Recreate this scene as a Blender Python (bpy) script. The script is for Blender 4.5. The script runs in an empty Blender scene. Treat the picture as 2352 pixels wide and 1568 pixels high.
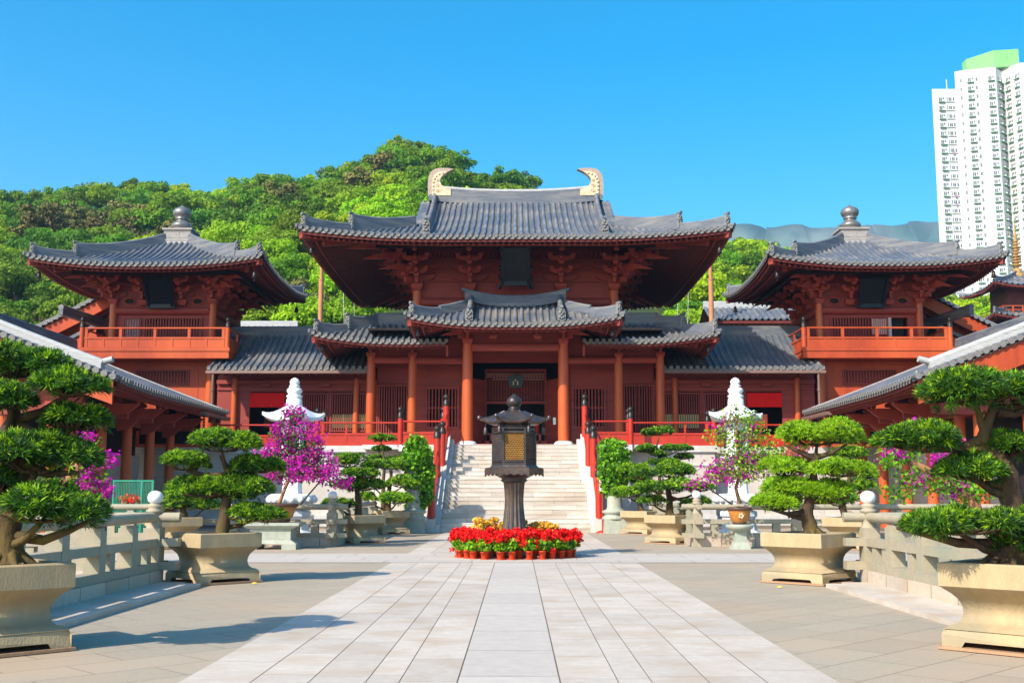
import bpy, math, random
import numpy as np
from mathutils import Vector
R=math.radians
random.seed(7); rng=np.random.default_rng(11)
sc=bpy.context.scene
COL=sc.collection
# ------------------------------------------------------------------ camera maths (photo pixels, 2352 wide, to world points)
F=2573.; CX,CY=1176.,784.; PT=math.atan(345/F); YW=0.0044; CAM=(0.07,0.,1.6)
def ray(x,y):
    u=(x-CX)/F; v=(CY-y)/F
    dy=math.cos(PT)-v*math.sin(PT); dz=math.sin(PT)+v*math.cos(PT)
    c,s=math.cos(YW),math.sin(YW)
    return (u*c-dy*s, u*s+dy*c, dz)
def P(x,y,Y):
    d=ray(x,y); k=(Y-CAM[1])/d[1]
    return tuple(CAM[i]+d[i]*k for i in range(3))
# ------------------------------------------------------------------ mesh builder
MX=1   # -1 builds the mirrored twin
class M:
    def __init__(s): s.v=[]; s.n=0; s.lv=[]; s.lt=[]; s.mi=[]; s.sm=[]; s.uv=[]
    def add(s,verts,faces,m=0,smooth=False,uv=None):
        v=np.asarray(verts,dtype=np.float32).reshape(-1,3)
        if isinstance(faces,np.ndarray):
            lt=np.full(len(faces),faces.shape[1],dtype=np.int32); fl=faces.reshape(-1).astype(np.int32)
        else:
            lt=np.array([len(f) for f in faces],dtype=np.int32); fl=np.array([i for f in faces for i in f],dtype=np.int32)
        s.v.append(v); s.lv.append(fl+s.n); s.lt.append(lt); s.n+=len(v)
        s.mi.append(np.full(len(lt),m,dtype=np.int32) if np.isscalar(m) else np.asarray(m,dtype=np.int32))
        s.sm.append(np.full(len(lt),smooth,dtype=bool))
        if uv is None: u=np.zeros((len(fl),2),dtype=np.float32)
        else:
            u=np.asarray(uv,dtype=np.float32)
            u=np.tile(u,(len(fl),1)) if u.ndim==1 else u[fl]
        s.uv.append(u)
    def box(s,x0,x1,y0,y1,z0,z1,m=0,uv=None,bev=0.0):
        v=[(x,y,z) for z in (z0,z1) for y in (y0,y1) for x in (x0,x1)]
        s.add(v,[(0,2,3,1),(4,5,7,6),(0,1,5,4),(1,3,7,5),(3,2,6,7),(2,0,4,6)],m,False,uv)
    def cbox(s,c,sx,sy,sz,rz=0,m=0,tx=1,ty=1):   # centred at base c; top scaled tx, ty
        C,S=math.cos(rz),math.sin(rz); v=[]
        for k,(z,fx,fy) in enumerate(((0,1,1),(sz,tx,ty))):
            for y in (-.5,.5):
                for x in (-.5,.5):
                    X,Y=x*sx*fx,y*sy*fy
                    v.append((c[0]+X*C-Y*S,c[1]+X*S+Y*C,c[2]+z))
        s.add(v,[(0,2,3,1),(4,5,7,6),(0,1,5,4),(1,3,7,5),(3,2,6,7),(2,0,4,6)],m)
    def bar(s,p,q,w,h,m=0,up=(0,0,1)):
        p,q=Vector(p),Vector(q); d=(q-p).normalized(); l=d.cross(Vector(up))
        if l.length<1e-4: l=Vector((1,0,0))
        l.normalize(); u=l.cross(d)
        v=[]
        for o in (p,q):
            for a,b in ((-.5,-.5),(.5,-.5),(.5,.5),(-.5,.5)): v.append(tuple(o+l*a*w+u*b*h))
        s.add(v,[(0,1,2,3),(7,6,5,4),(0,4,5,1),(1,5,6,2),(2,6,7,3),(3,7,4,0)],m)
    def tube(s,pts,rad,n=8,m=0,cap=True,smooth=True):
        pts=[Vector(p) for p in pts]
        if np.isscalar(rad): rad=[rad]*len(pts)
        v=[]; ref=None
        for i,p in enumerate(pts):
            d=(pts[min(i+1,len(pts)-1)]-pts[max(i-1,0)]).normalized()
            if ref is None:
                ref=Vector((1,0,0)) if abs(d.x)<.8 else Vector((0,1,0))
            l=(ref-d*ref.dot(d)).normalized(); ref=l; u=d.cross(l)
            for k in range(n):
                a=2*math.pi*k/n; v.append(tuple(p+(l*math.cos(a)+u*math.sin(a))*rad[i]))
        f=[(i*n+k,i*n+(k+1)%n,(i+1)*n+(k+1)%n,(i+1)*n+k) for i in range(len(pts)-1) for k in range(n)]
        s.add(v,f,m,smooth)
        if cap: s.add([v[k] for k in range(n)]+v[-n:],[tuple(range(n))[::-1],tuple(range(n,2*n))],m)
    def lathe(s,prof,c,n=16,m=0,smooth=True,rot=0,sq=1):
        v=[];
        for r,z in prof:
            for k in range(n):
                a=2*math.pi*k/n+rot; v.append((c[0]+r*math.cos(a)*sq,c[1]+r*math.sin(a),c[2]+z))
        L=len(prof)
        f=[(i*n+k,i*n+(k+1)%n,(i+1)*n+(k+1)%n,(i+1)*n+k) for i in range(L-1) for k in range(n)]
        s.add(v,f,m,smooth)
        s.add([v[k] for k in range(n)]+v[-n:],[tuple(range(n))[::-1],tuple(range(n,2*n))],m)
    def ext(s,poly,vec,m=0):    # closed 3-D polygon pushed along vec
        n=len(poly); a=[tuple(p) for p in poly]; b=[(p[0]+vec[0],p[1]+vec[1],p[2]+vec[2]) for p in poly]
        s.add(a+b,[tuple(range(n)),tuple(range(2*n-1,n-1,-1))]+[(i,i+n,(i+1)%n+n,(i+1)%n) for i in range(n)],m)
    def sweep(s,path,prof,m=0,smooth=False,lat=None,cap=True):   # prof in (side, up) swept on path
        v=[]; pts=[Vector(p) for p in path]
        for i,p in enumerate(pts):
            d=pts[min(i+1,len(pts)-1)]-pts[max(i-1,0)]; d.z=0
            l=Vector(lat) if lat else Vector((d.y,-d.x,0)).normalized()
            pr=prof(i/(len(pts)-1)) if callable(prof) else prof
            n=len(pr)
            for a,b in pr: v.append((p.x+l.x*a,p.y+l.y*a,p.z+b))
        f=[(i*n+k,i*n+(k+1)%n,(i+1)*n+(k+1)%n,(i+1)*n+k) for i in range(len(pts)-1) for k in range(n)]
        s.add(v,f,m,smooth)
        if cap: s.add(v[:n]+v[-n:],[tuple(range(n))[::-1],tuple(range(n,2*n))],m)
BASE={}
def link(o,parent):
    COL.objects.link(o)
    if parent is not None: o.parent=parent
def B(name,m,mats,parent=None,base=None,label=None):
    """link the builder as ONE mesh object; coordinates are world ones, taken relative to the base of its thing"""
    b=BASE[parent.name] if parent is not None else (base if base else (0,0,0))
    if parent is None and base and MX<0: b=(-base[0],base[1],base[2])
    v=np.concatenate(m.v).astype(np.float32).copy(); lv=np.concatenate(m.lv); lt=np.concatenate(m.lt)
    mi=np.concatenate(m.mi); sm=np.concatenate(m.sm); uv=np.concatenate(m.uv)
    if MX<0: v[:,0]*=-1
    v-=np.array(b,dtype=np.float32)
    me=bpy.data.meshes.new(name); me.vertices.add(len(v)); me.vertices.foreach_set('co',v.reshape(-1))
    ls=np.concatenate([[0],np.cumsum(lt)[:-1]]).astype(np.int32)
    if MX<0:
        idx=np.arange(len(lv)); fs=np.repeat(ls,lt); ft=np.repeat(lt,lt); idx=fs+(ft-1-(idx-fs)); lv=lv[idx]; uv=uv[idx]
    me.loops.add(len(lv)); me.loops.foreach_set('vertex_index',lv.astype(np.int32))
    me.polygons.add(len(lt)); me.polygons.foreach_set('loop_start',ls)
    me.polygons.foreach_set('material_index',mi); me.polygons.foreach_set('use_smooth',sm)
    me.uv_layers.new(name='UVMap').data.foreach_set('uv',uv.reshape(-1).astype(np.float32))
    me.update(calc_edges=True)
    for t in (mats if isinstance(mats,(list,tuple)) else [mats]): me.materials.append(t)
    o=bpy.data.objects.new(name,me); link(o,parent)
    BASE[o.name]=b
    if parent is None: o.location=b
    if label: o['label']=label
    return o
def thing(name,label,cat,loc,group=None):
    o=bpy.data.objects.new(name,None); COL.objects.link(o); o.empty_display_size=.3
    l=(loc[0]*MX,loc[1],loc[2]); o.location=l; BASE[o.name]=l
    o['label']=label; o['category']=cat
    if group: o['group']=group
    return o
def tag(o,label,cat,group=None,kind=None):
    if kind: o['kind']=kind
    if label: o['label']=label
    if cat: o['category']=cat
    if group: o['group']=group
    return o
def dup(o,loc=None,rz=None,parent=None):
    c=o.copy(); COL.objects.link(c)
    if parent is not None: c.parent=parent
    if loc is not None: c.location=loc
    if rz is not None: c.rotation_euler=(0,0,rz)
    for ch in list(o.children): dup(ch,parent=c)
    return c
# ------------------------------------------------------------------ materials
def ramp(nt,fac,stops):
    r=nt.nodes.new('ShaderNodeValToRGB'); e=r.color_ramp.elements
    while len(e)<len(stops): e.new(.5)
    for k,(p,c) in enumerate(stops): e[k].position=p; e[k].color=(*c,1)
    nt.links.new(fac,r.inputs[0]); return r.outputs[0]
def mat(name,c1,c2=None,scale=3.,rough=.6,bump=0.,bscale=None,metal=0.,stretch=(1,1,1),stain=None,stain_s=.6,joints=None,uvvar=0.,spec=.3,translu=0.,ribs=0,objvar=0.):
    m=bpy.data.materials.new(name); m.use_nodes=True; nt=m.node_tree; N=nt.nodes; L=nt.links
    bs=N['Principled BSDF']; out=N['Material Output']
    tc=N.new('ShaderNodeTexCoord'); mp=N.new('ShaderNodeMapping'); mp.inputs['Scale'].default_value=stretch; L.new(tc.outputs['Object'],mp.inputs[0])
    no=N.new('ShaderNodeTexNoise'); no.inputs['Scale'].default_value=scale; no.inputs['Detail'].default_value=6; no.inputs['Roughness'].default_value=.65
    L.new(mp.outputs[0],no.inputs['Vector'])
    c2=c2 or tuple(x*.75 for x in c1)
    col=ramp(nt,no.outputs['Fac'],[(.3,c2),(.68,c1)])
    if stain:
        n2=N.new('ShaderNodeTexNoise'); n2.inputs['Scale'].default_value=stain_s; n2.inputs['Detail'].default_value=5; L.new(mp.outputs[0],n2.inputs['Vector'])
        f=ramp(nt,n2.outputs['Fac'],[(.45,(0,0,0)),(.68,(1,1,1))])
        mx=N.new('ShaderNodeMix'); mx.data_type='RGBA'; L.new(f,mx.inputs[0]); L.new(col,mx.inputs[6]); mx.inputs[7].default_value=(*stain,1); col=mx.outputs[2]
    if uvvar or objvar:
        uv=N.new('ShaderNodeUVMap'); sp=N.new('ShaderNodeSeparateXYZ'); L.new(uv.outputs[0],sp.inputs[0]); f=sp.outputs[0]
        if objvar:
            oi=N.new('ShaderNodeObjectInfo'); ad=N.new('ShaderNodeMath'); L.new(oi.outputs['Random'],ad.inputs[0]); L.new(f,ad.inputs[1])
            fr=N.new('ShaderNodeMath'); fr.operation='FRACT'; L.new(ad.outputs[0],fr.inputs[0]); f=fr.outputs[0]
        k=uvvar or objvar
        mr=N.new('ShaderNodeMapRange'); mr.inputs[3].default_value=1-k; mr.inputs[4].default_value=1+k*.6; L.new(f,mr.inputs[0])
        hs=N.new('ShaderNodeHueSaturation'); L.new(mr.outputs[0],hs.inputs['Value']); L.new(col,hs.inputs['Color'])
        if objvar:
            m2=N.new('ShaderNodeMapRange'); m2.inputs[3].default_value=.465; m2.inputs[4].default_value=.515
            f2=N.new('ShaderNodeMath'); f2.operation='MULTIPLY'; f2.inputs[1].default_value=7.3; L.new(f,f2.inputs[0]); f3=N.new('ShaderNodeMath'); f3.operation='FRACT'; L.new(f2.outputs[0],f3.inputs[0])
            L.new(f3.outputs[0],m2.inputs[0]); L.new(m2.outputs[0],hs.inputs['Hue'])
        col=hs.outputs[0]
    h=no.outputs['Fac']
    if joints:   # (width, height, mortar, colour, axis)
        w,hh,mo,jc,ax=joints
        s3=N.new('ShaderNodeSeparateXYZ'); L.new(tc.outputs['Object'],s3.inputs[0]); cb=N.new('ShaderNodeCombineXYZ')
        if ax=='wall':
            a=N.new('ShaderNodeMath'); L.new(s3.outputs[0],a.inputs[0]); L.new(s3.outputs[1],a.inputs[1]); L.new(a.outputs[0],cb.inputs[0]); L.new(s3.outputs[2],cb.inputs[1])
        else: L.new(s3.outputs[0],cb.inputs[0]); L.new(s3.outputs[1],cb.inputs[1])
        br=N.new('ShaderNodeTexBrick'); L.new(cb.outputs[0],br.inputs['Vector']); br.inputs['Scale'].default_value=1
        br.inputs['Brick Width'].default_value=w; br.inputs['Row Height'].default_value=hh; br.inputs['Mortar Size'].default_value=mo; br.inputs['Mortar Smooth'].default_value=.2
        br.inputs['Color1'].default_value=(.86,.86,.86,1); br.inputs['Color2'].default_value=(1.06,1.04,1.0,1); br.inputs['Mortar'].default_value=(*jc,1)
        mx=N.new('ShaderNodeMix'); mx.data_type='RGBA'; mx.blend_type='MULTIPLY'; mx.inputs[0].default_value=1; L.new(col,mx.inputs[6]); L.new(br.outputs['Color'],mx.inputs[7]); col=mx.outputs[2]
    L.new(col,bs.inputs['Base Color'])
    bs.inputs['Roughness'].default_value=rough; bs.inputs['Metallic'].default_value=metal; bs.inputs['Specular IOR Level'].default_value=spec
    hh2=None
    if bump:
        nb=N.new('ShaderNodeTexNoise'); nb.inputs['Scale'].default_value=bscale or scale*4; nb.inputs['Detail'].default_value=4; L.new(mp.outputs[0],nb.inputs['Vector']); hh2=nb.outputs['Fac']
        bp=N.new('ShaderNodeBump'); bp.inputs['Strength'].default_value=bump; bp.inputs['Distance'].default_value=.02; L.new(hh2,bp.inputs['Height']); L.new(bp.outputs[0],bs.inputs['Normal'])
    if ribs:
        uv=N.new('ShaderNodeUVMap'); sp=N.new('ShaderNodeSeparateXYZ'); L.new(uv.outputs[0],sp.inputs[0])
        mu=N.new('ShaderNodeMath'); mu.operation='MULTIPLY'; mu.inputs[1].default_value=ribs; L.new(sp.outputs[1],mu.inputs[0])
        fr=N.new('ShaderNodeMath'); fr.operation='FRACT'; L.new(mu.outputs[0],fr.inputs[0])
        bp=N.new('ShaderNodeBump'); bp.inputs['Strength'].default_value=.7; bp.inputs['Distance'].default_value=.05; L.new(fr.outputs[0],bp.inputs['Height']); L.new(bp.outputs[0],bs.inputs['Normal'])
        dk=ramp(nt,fr.outputs[0],[(.0,(.5,.5,.5)),(.22,(1,1,1))])
        mx=N.new('ShaderNodeMix'); mx.data_type='RGBA'; mx.blend_type='MULTIPLY'; mx.inputs[0].default_value=.8; L.new(col,mx.inputs[6]); L.new(dk,mx.inputs[7]); L.new(mx.outputs[2],bs.inputs['Base Color'])
    if translu:
        tr=N.new('ShaderNodeBsdfTranslucent'); hs=N.new('ShaderNodeHueSaturation'); hs.inputs['Value'].default_value=1.3; L.new(col,hs.inputs['Color']); L.new(hs.outputs[0],tr.inputs[0])
        ms=N.new('ShaderNodeMixShader'); ms.inputs[0].default_value=translu; L.new(bs.outputs[0],ms.inputs[1]); L.new(tr.outputs[0],ms.inputs[2]); L.new(ms.outputs[0],out.inputs[0])
    return m
TILE_B=mat('tile_blue_grey',(.145,.142,.142),(.085,.085,.09),2.2,.5,stain=(.17,.158,.145),stain_s=.8,ribs=7.5,uvvar=.10)
ROLL=mat('tile_roll',(.12,.145,.19),(.065,.085,.125),2.5,.42,bump=.3,bscale=14,stain=(.24,.222,.205),stain_s=.8,spec=.4,uvvar=.13)
DISC=mat('tile_end',(.30,.285,.27),(.08,.078,.075),34.,.7,bump=.8,bscale=26)
RIDGE=mat('ridge_tile',(.15,.165,.195),(.075,.085,.105),3.,.6,bump=.5,bscale=5,stretch=(1,1,9),stain=(.21,.205,.195),stain_s=.5)
RIDGE_L=mat('ridge_tile_pale',(.50,.49,.46),(.28,.28,.28),3.,.6,bump=.5,bscale=5,stretch=(1,1,9))
DEMON=mat('carved_tile',(.30,.295,.28),(.05,.05,.05),16.,.7,bump=1.,bscale=12)
GOLD=mat('gilt_ornament',(.78,.62,.42),(.55,.38,.22),5.,.5,bump=.6,bscale=9)
GOLD_T=mat('gilt_fringe',(.52,.40,.30),(.26,.19,.16),8.,.5,stretch=(6,1,1),metal=.1)
WOOD=mat('red_timber',(.48,.072,.02),(.33,.045,.014),2.6,.55,bump=.2,bscale=6,stretch=(1,1,.25),stain=(.54,.098,.026),stain_s=.35)
WOODX=mat('red_timber_boards',(.33,.055,.038),(.22,.036,.025),2.,.6,bump=.15,bscale=6,stretch=(.3,.3,2))
WOODD=mat('shaded_timber_eaves',(.032,.015,.014),(.022,.011,.011),2.5,.65)  # dark brown timber with the eave shade put into its near-black colour
COLUMN=mat('column_lacquer',(.53,.092,.018),(.44,.068,.014),1.2,.42,stretch=(1,1,.3),stain=(.55,.12,.03),stain_s=.6,spec=.4)
RED=mat('red_paint',(.48,.032,.012),(.40,.024,.01),2.,.4,spec=.45)
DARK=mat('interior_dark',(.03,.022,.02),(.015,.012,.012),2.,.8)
PAPER_DAYLIGHT=mat('window_paper_daylight',(.55,.52,.48),(.42,.40,.38),3.,.8)
PLAQ=mat('plaque_black',(.012,.016,.022),(.008,.01,.014),2.,.35)
CAP=mat('bronze_cap',(.055,.045,.04),(.03,.025,.023),8.,.4,metal=.5)
BRONZE=mat('lantern_bronze',(.20,.14,.11),(.08,.062,.055),4.,.33,metal=.75,bump=.15,bscale=12)
BRONZE_D=mat('lantern_bronze_dark',(.09,.072,.066),(.04,.035,.035),5.,.4,metal=.6)
GOLD_M=mat('lantern_gold_mesh',(.46,.26,.07),(.32,.17,.04),3.,.35,metal=.4); GOLD_D=mat('lantern_gold_back',(.16,.07,.014),(.10,.045,.01),5.,.5,metal=.2)
PEWTER=mat('finial_pewter',(.30,.285,.265),(.18,.17,.165),3.,.38,metal=.55)
MARBLE=mat('white_marble',(.80,.80,.79),(.68,.68,.67),3.,.5,bump=.2,bscale=10)
STONE_W=mat('white_granite',(.62,.59,.55),(.52,.49,.46),3.,.7,bump=.2,bscale=30,stain=(.55,.48,.41),stain_s=.5,joints=(2.1,1.15,.008,(.55,.53,.5),'wall'))
STEP=mat('step_granite',(.60,.535,.46),(.50,.44,.375),5.,.7,bump=.2,bscale=24,stain=(.46,.375,.29),stain_s=1.1,uvvar=.18,stretch=(.5,1,2))
STRING=mat('ramp_granite',(.62,.60,.57),(.48,.47,.45),5.,.7,bump=.2,bscale=24,stain=(.50,.44,.38),stain_s=.9)
CAPST=mat('finial_stone',(.36,.33,.30),(.27,.25,.23),4.,.7,bump=.2,bscale=20)
PLANT=mat('planter_stone',(.47,.35,.195),(.37,.275,.15),9.,.8,bump=.35,bscale=60,stain=(.33,.27,.17),stain_s=1.5,stretch=(1,1,.4))
PLINTH=mat('planter_sill',(.42,.25,.14),(.32,.19,.11),7.,.8,bump=.3,bscale=30)
RAIL=mat('balustrade_stone',(.40,.335,.235),(.32,.275,.195),8.,.75,bump=.3,bscale=40,stain=(.29,.29,.21),stain_s=.9)
RAILW=mat('balustrade_base',(.60,.50,.40),(.45,.38,.31),6.,.75,bump=.25,bscale=40,stain=(.5,.38,.27),stain_s=1.5,joints=(1.0,3.,.012,(.35,.3,.26),'wall'))
TABLE=mat('green_grey_stone',(.40,.41,.33),(.29,.32,.26),7.,.75,bump=.3,bscale=40)
PAVER=mat('paver_granite',(.40,.335,.25),(.345,.285,.21),14.,.75,bump=.25,bscale=90,stain=(.43,.32,.22),stain_s=.35,uvvar=.06)
JOINT=mat('paver_joint',(.20,.155,.115),(.13,.10,.075),6.,.9)
SLAB=mat('walk_granite',(.575,.495,.415),(.485,.415,.345),9.,.7,bump=.2,bscale=90,stain=(.48,.375,.28),stain_s=1.5,uvvar=.10)
SLABC=mat('walk_granite_pale',(.545,.475,.405),(.47,.41,.35),5.,.65,bump=.15,bscale=90,uvvar=.06)
EARTH=mat('planter_soil',(.07,.045,.025),(.03,.025,.015),9.,.95,bump=.8,bscale=18,stain=(.06,.075,.015),stain_s=3.)
BARK=mat('bark',(.095,.055,.03),(.035,.02,.013),9.,.85,bump=1.,bscale=22,stretch=(1,1,.35),stain=(.12,.085,.02),stain_s=2.5)
BARKD=mat('bark_dark',(.075,.045,.03),(.03,.02,.015),9.,.9,bump=1.,bscale=22,stretch=(1,1,.35))
TWIG=mat('twig',(.30,.17,.10),(.18,.10,.06),9.,.85)
STUMP=mat('stump',(.42,.20,.09),(.20,.10,.05),6.,.85,bump=1.,bscale=14)
def leafm(n,c,k=.75): return mat(n,c,tuple(x*k for x in c),2.5,.5,translu=.28,objvar=.0,spec=.35)
LEAF_D=leafm('leaf_dark',(.026,.088,.012)); LEAF_M=leafm('leaf_mid',(.075,.21,.012)); LEAF_L=leafm('leaf_young_lit',(.33,.55,.012))
LEAF_Y=leafm('leaf_bright',(.21,.48,.01)); LEAF_B=leafm('leaf_blueish',(.05,.14,.03))
MAG=mat('bract_magenta',(.62,.012,.45),(.45,.008,.32),4.,.6,translu=.3); MAGD=mat('bract_pink',(.60,.05,.25),(.48,.03,.2),4.,.6,translu=.3)
ORNG=mat('croton_orange',(.62,.22,.08),(.50,.14,.10),4.,.6,translu=.25)
REDF=mat('petal_red',(.88,.008,.004),(.68,.005,.003),5.,.55,translu=.15); YELF=mat('petal_yellow',(.85,.60,.06),(.75,.40,.03),6.,.6,translu=.2)
POT=mat('pot_red_plastic',(.62,.06,.012),(.52,.045,.01),3.,.4); TRAY=mat('glazed_tray',(.55,.22,.05),(.42,.15,.03),3.,.3); TRAYD=mat('tray_rim',(.11,.055,.035),None,3.,.4)
BRK=mat('bracket_timber',(.40,.066,.04),(.28,.045,.028),2.2,.6,bump=.15,bscale=8)
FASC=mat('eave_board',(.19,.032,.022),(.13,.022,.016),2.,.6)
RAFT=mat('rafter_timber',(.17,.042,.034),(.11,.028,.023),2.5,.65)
CURT=mat('red_curtain',(.88,.008,.006),(.78,.006,.005),2.,.8,translu=.1)
HR=mat('highrise_paint',(.80,.80,.77),(.74,.74,.71),.15,.7,stain=(.66,.64,.59),stain_s=.1,stretch=(1,1,.1)); HRG=mat('highrise_green',(.25,.56,.20),(.21,.50,.17),.2,.7)
WPANE=mat('window_pane',(.20,.22,.22),(.10,.12,.12),.7,.2,spec=.6); WFR=mat('window_green',(.16,.36,.22),None,.5,.6); LAUN=mat('laundry',(.5,.3,.3),(.2,.2,.4),.6,.8)
POLE=mat('pole_orange',(.55,.24,.10),(.47,.18,.07),2.,.5); STEEL=mat('pipe_brown',(.22,.13,.10),(.16,.10,.08),3.,.5)
GREENM=mat('mesh_green',(.03,.32,.20),None,3.,.5); WHITE=mat('notice_white',(.8,.8,.78),(.76,.76,.74),3.,.6)
TRUNK=mat('trunk_grey',(.16,.12,.08),(.09,.07,.05),2.,.9); WATER=mat('pond',(.03,.045,.03),(.02,.035,.025),1.,.08,spec=.5)
FOR=[mat('crown_green',(.19,.36,.008),(.13,.28,.008),.12,.75,objvar=.38,translu=.35),mat('crown_deep',(.11,.245,.010),(.08,.19,.010),.12,.75,objvar=.35,translu=.3),
     mat('crown_lime',(.32,.54,.008),(.25,.45,.008),.12,.75,objvar=.25,translu=.35),mat('crown_brown',(.19,.20,.035),(.15,.135,.03),.12,.8,objvar=.4,translu=.1)]
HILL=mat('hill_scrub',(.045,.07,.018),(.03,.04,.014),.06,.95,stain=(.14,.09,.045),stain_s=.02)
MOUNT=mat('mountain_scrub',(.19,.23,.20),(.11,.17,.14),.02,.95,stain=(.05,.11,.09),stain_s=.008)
# ------------------------------------------------------------------ roofs
def zfun(z0,s,k,L,c0):
    def z(c,b): return z0+s*b+k*b*b+L*max(0,1-c/c0)**2*max(0,1-b/c0)
    return z
class Roof:
    """one curved hip / half-gable roof; tiles run square to each eave"""
    def __init__(s,sp=.3,r=.082): s.t=M(); s.s=M(); s.r=M(); s.g=M(); s.c=M(); s.sp=sp; s.rr=r
    def face(s,fr,a0,a1,A,bmax,z,over=2.4,hipA=(True,True),soffit=True,disc=True,nb=9,skip=(False,False)):
        sp,r=s.sp,s.rr; n=max(2,int(round((a1-a0)/sp))); st=(a1-a0)/n
        def cdist(a):
            c=99
            if hipA[0]: c=min(c,A+a)
            if hipA[1]: c=min(c,A-a)
            return max(c,0)
        def pt(a,b,dz=0):
            x,y=fr(a,b); return (x,y,z(cdist(a),b)+dz)
        for i in range(n):
            aL,aR=a0+i*st,a0+(i+1)*st; rv=random.random()
            v=[];u=[]
            for j in range(nb+1):
                t=j/nb
                for a in (aL,(aL+aR)/2,aR):
                    b=bmax(a)*t; p=pt(a,b,-.035 if a==(aL+aR)/2 else 0); v.append(p); u.append((rv,b))
            f=[(3*j+k,3*j+k+1,3*j+k+4,3*j+k+3) for j in range(nb) for k in (0,1)]
            s.t.add(v,f,0,True,u)
            if disc:   # drip tile
                am=(aL+aR)/2; w=st/2-.01
                q=[pt(am-w,-.02,-.02),pt(am-w,-.03,-.09),pt(am-w*.5,-.035,-.135),pt(am,-.04,-.15),pt(am+w*.5,-.035,-.135),pt(am+w,-.03,-.09),pt(am+w,-.02,-.02)]
                s.t.add(q,[tuple(range(7))],2)
        for i in range(n+1):
            if (i==0 and skip[0]) or (i==n and skip[1]): continue
            a=a0+i*st; bm=bmax(a)
            if bm<.05: bm=.05
            v=[];u=[]; K=6; rv=random.random(); ph=random.uniform(0,6); w_=random.uniform(.004,.016)
            for j in range(nb+1):
                b=-.05+(bm+.05)*j/nb; p=pt(a,max(b,0))
                x,y=fr(a,b); x1,y1=fr(a+1,b); lx,ly=x1-x,y1-y; q_=w_*math.sin(ph+b*1.7); x+=lx*q_; y+=ly*q_
                for k in range(K):
                    an=math.pi*k/(K-1); v.append((x+lx*r*math.cos(an),y+ly*r*math.cos(an),p[2]+r*1.1*math.sin(an)-.01)); u.append((rv,b))
            f=[(j*K+k,j*K+k+1,(j+1)*K+k+1,(j+1)*K+k) for j in range(nb) for k in range(K-1)]
            s.t.add(v,f,1,True,u)
            if disc:
                p=pt(a,0); x,y=fr(a,-.055); x2,y2=fr(a,-.085); x1,y1=fr(a+1,-.055); lx,ly=x1-x,y1-y; rd=r*1.18
                ring=[(x2+lx*rd*math.cos(q),y2+ly*rd*math.cos(q),p[2]+.02+rd*math.sin(q)) for q in [2*math.pi*k/10 for k in range(10)]]
                rin=[(x2+lx*rd*.72*math.cos(q),y2+ly*rd*.72*math.cos(q),p[2]+.02+rd*.72*math.sin(q)) for q in [2*math.pi*k/10 for k in range(10)]]
                rb=[(q[0]+x-x2,q[1]+y-y2,q[2]) for q in ring]; dp=((x-x2)*.5,(y-y2)*.5)
                rc=[(q[0]+dp[0],q[1]+dp[1],q[2]) for q in rin]
                s.t.add(ring+rb+rin+rc,[(k,(k+1)%10,10+(k+1)%10,10+k) for k in range(10)]+[(k,20+k,20+(k+1)%10,(k+1)%10) for k in range(10)]+[(20+k,30+k,30+(k+1)%10,20+(k+1)%10) for k in range(10)]+[tuple(range(30,40))],2)
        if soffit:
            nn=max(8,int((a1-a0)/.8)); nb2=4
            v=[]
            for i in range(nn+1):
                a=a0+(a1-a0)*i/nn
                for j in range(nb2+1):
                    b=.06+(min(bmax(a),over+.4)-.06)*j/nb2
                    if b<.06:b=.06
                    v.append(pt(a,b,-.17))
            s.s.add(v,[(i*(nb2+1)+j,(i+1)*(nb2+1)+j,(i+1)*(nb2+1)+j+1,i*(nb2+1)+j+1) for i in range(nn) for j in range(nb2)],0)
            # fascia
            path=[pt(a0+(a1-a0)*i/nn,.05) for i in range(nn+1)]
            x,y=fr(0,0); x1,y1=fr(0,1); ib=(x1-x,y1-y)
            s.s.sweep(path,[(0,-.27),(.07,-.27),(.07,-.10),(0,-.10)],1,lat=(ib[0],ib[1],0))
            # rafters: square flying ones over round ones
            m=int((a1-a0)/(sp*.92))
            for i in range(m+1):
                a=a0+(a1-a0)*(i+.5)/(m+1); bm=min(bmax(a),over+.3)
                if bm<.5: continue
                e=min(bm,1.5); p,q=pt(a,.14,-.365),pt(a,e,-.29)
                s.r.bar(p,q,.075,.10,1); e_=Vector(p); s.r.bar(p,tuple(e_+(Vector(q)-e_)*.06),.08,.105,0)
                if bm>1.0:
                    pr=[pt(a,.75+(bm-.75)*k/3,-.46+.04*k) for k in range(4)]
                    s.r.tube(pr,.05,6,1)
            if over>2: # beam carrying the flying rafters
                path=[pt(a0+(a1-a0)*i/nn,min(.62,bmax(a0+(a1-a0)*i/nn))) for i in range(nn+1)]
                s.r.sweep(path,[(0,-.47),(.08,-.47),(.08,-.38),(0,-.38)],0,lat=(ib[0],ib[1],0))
        return pt
    def ridge(s,path,w=.24,h=lambda t:.42,cap=.085,m=0,pale=0):
        s.g.sweep(path,lambda t:[(-w*.62,-.1),(w*.62,-.1),(w*.62,.06),(w*.5,.07),(w*.42,h(t)),(-w*.42,h(t)),(-w*.5,.07),(-w*.62,.06)],m)
        n=len(path)
        s.g.tube([(p[0],p[1],p[2]+h(i/(n-1))+cap*.35) for i,p in enumerate(path)],cap*1.25,8,pale if pale else m)
        for i in range(1,n-1):   # copper ties
            p=path[i]
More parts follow.
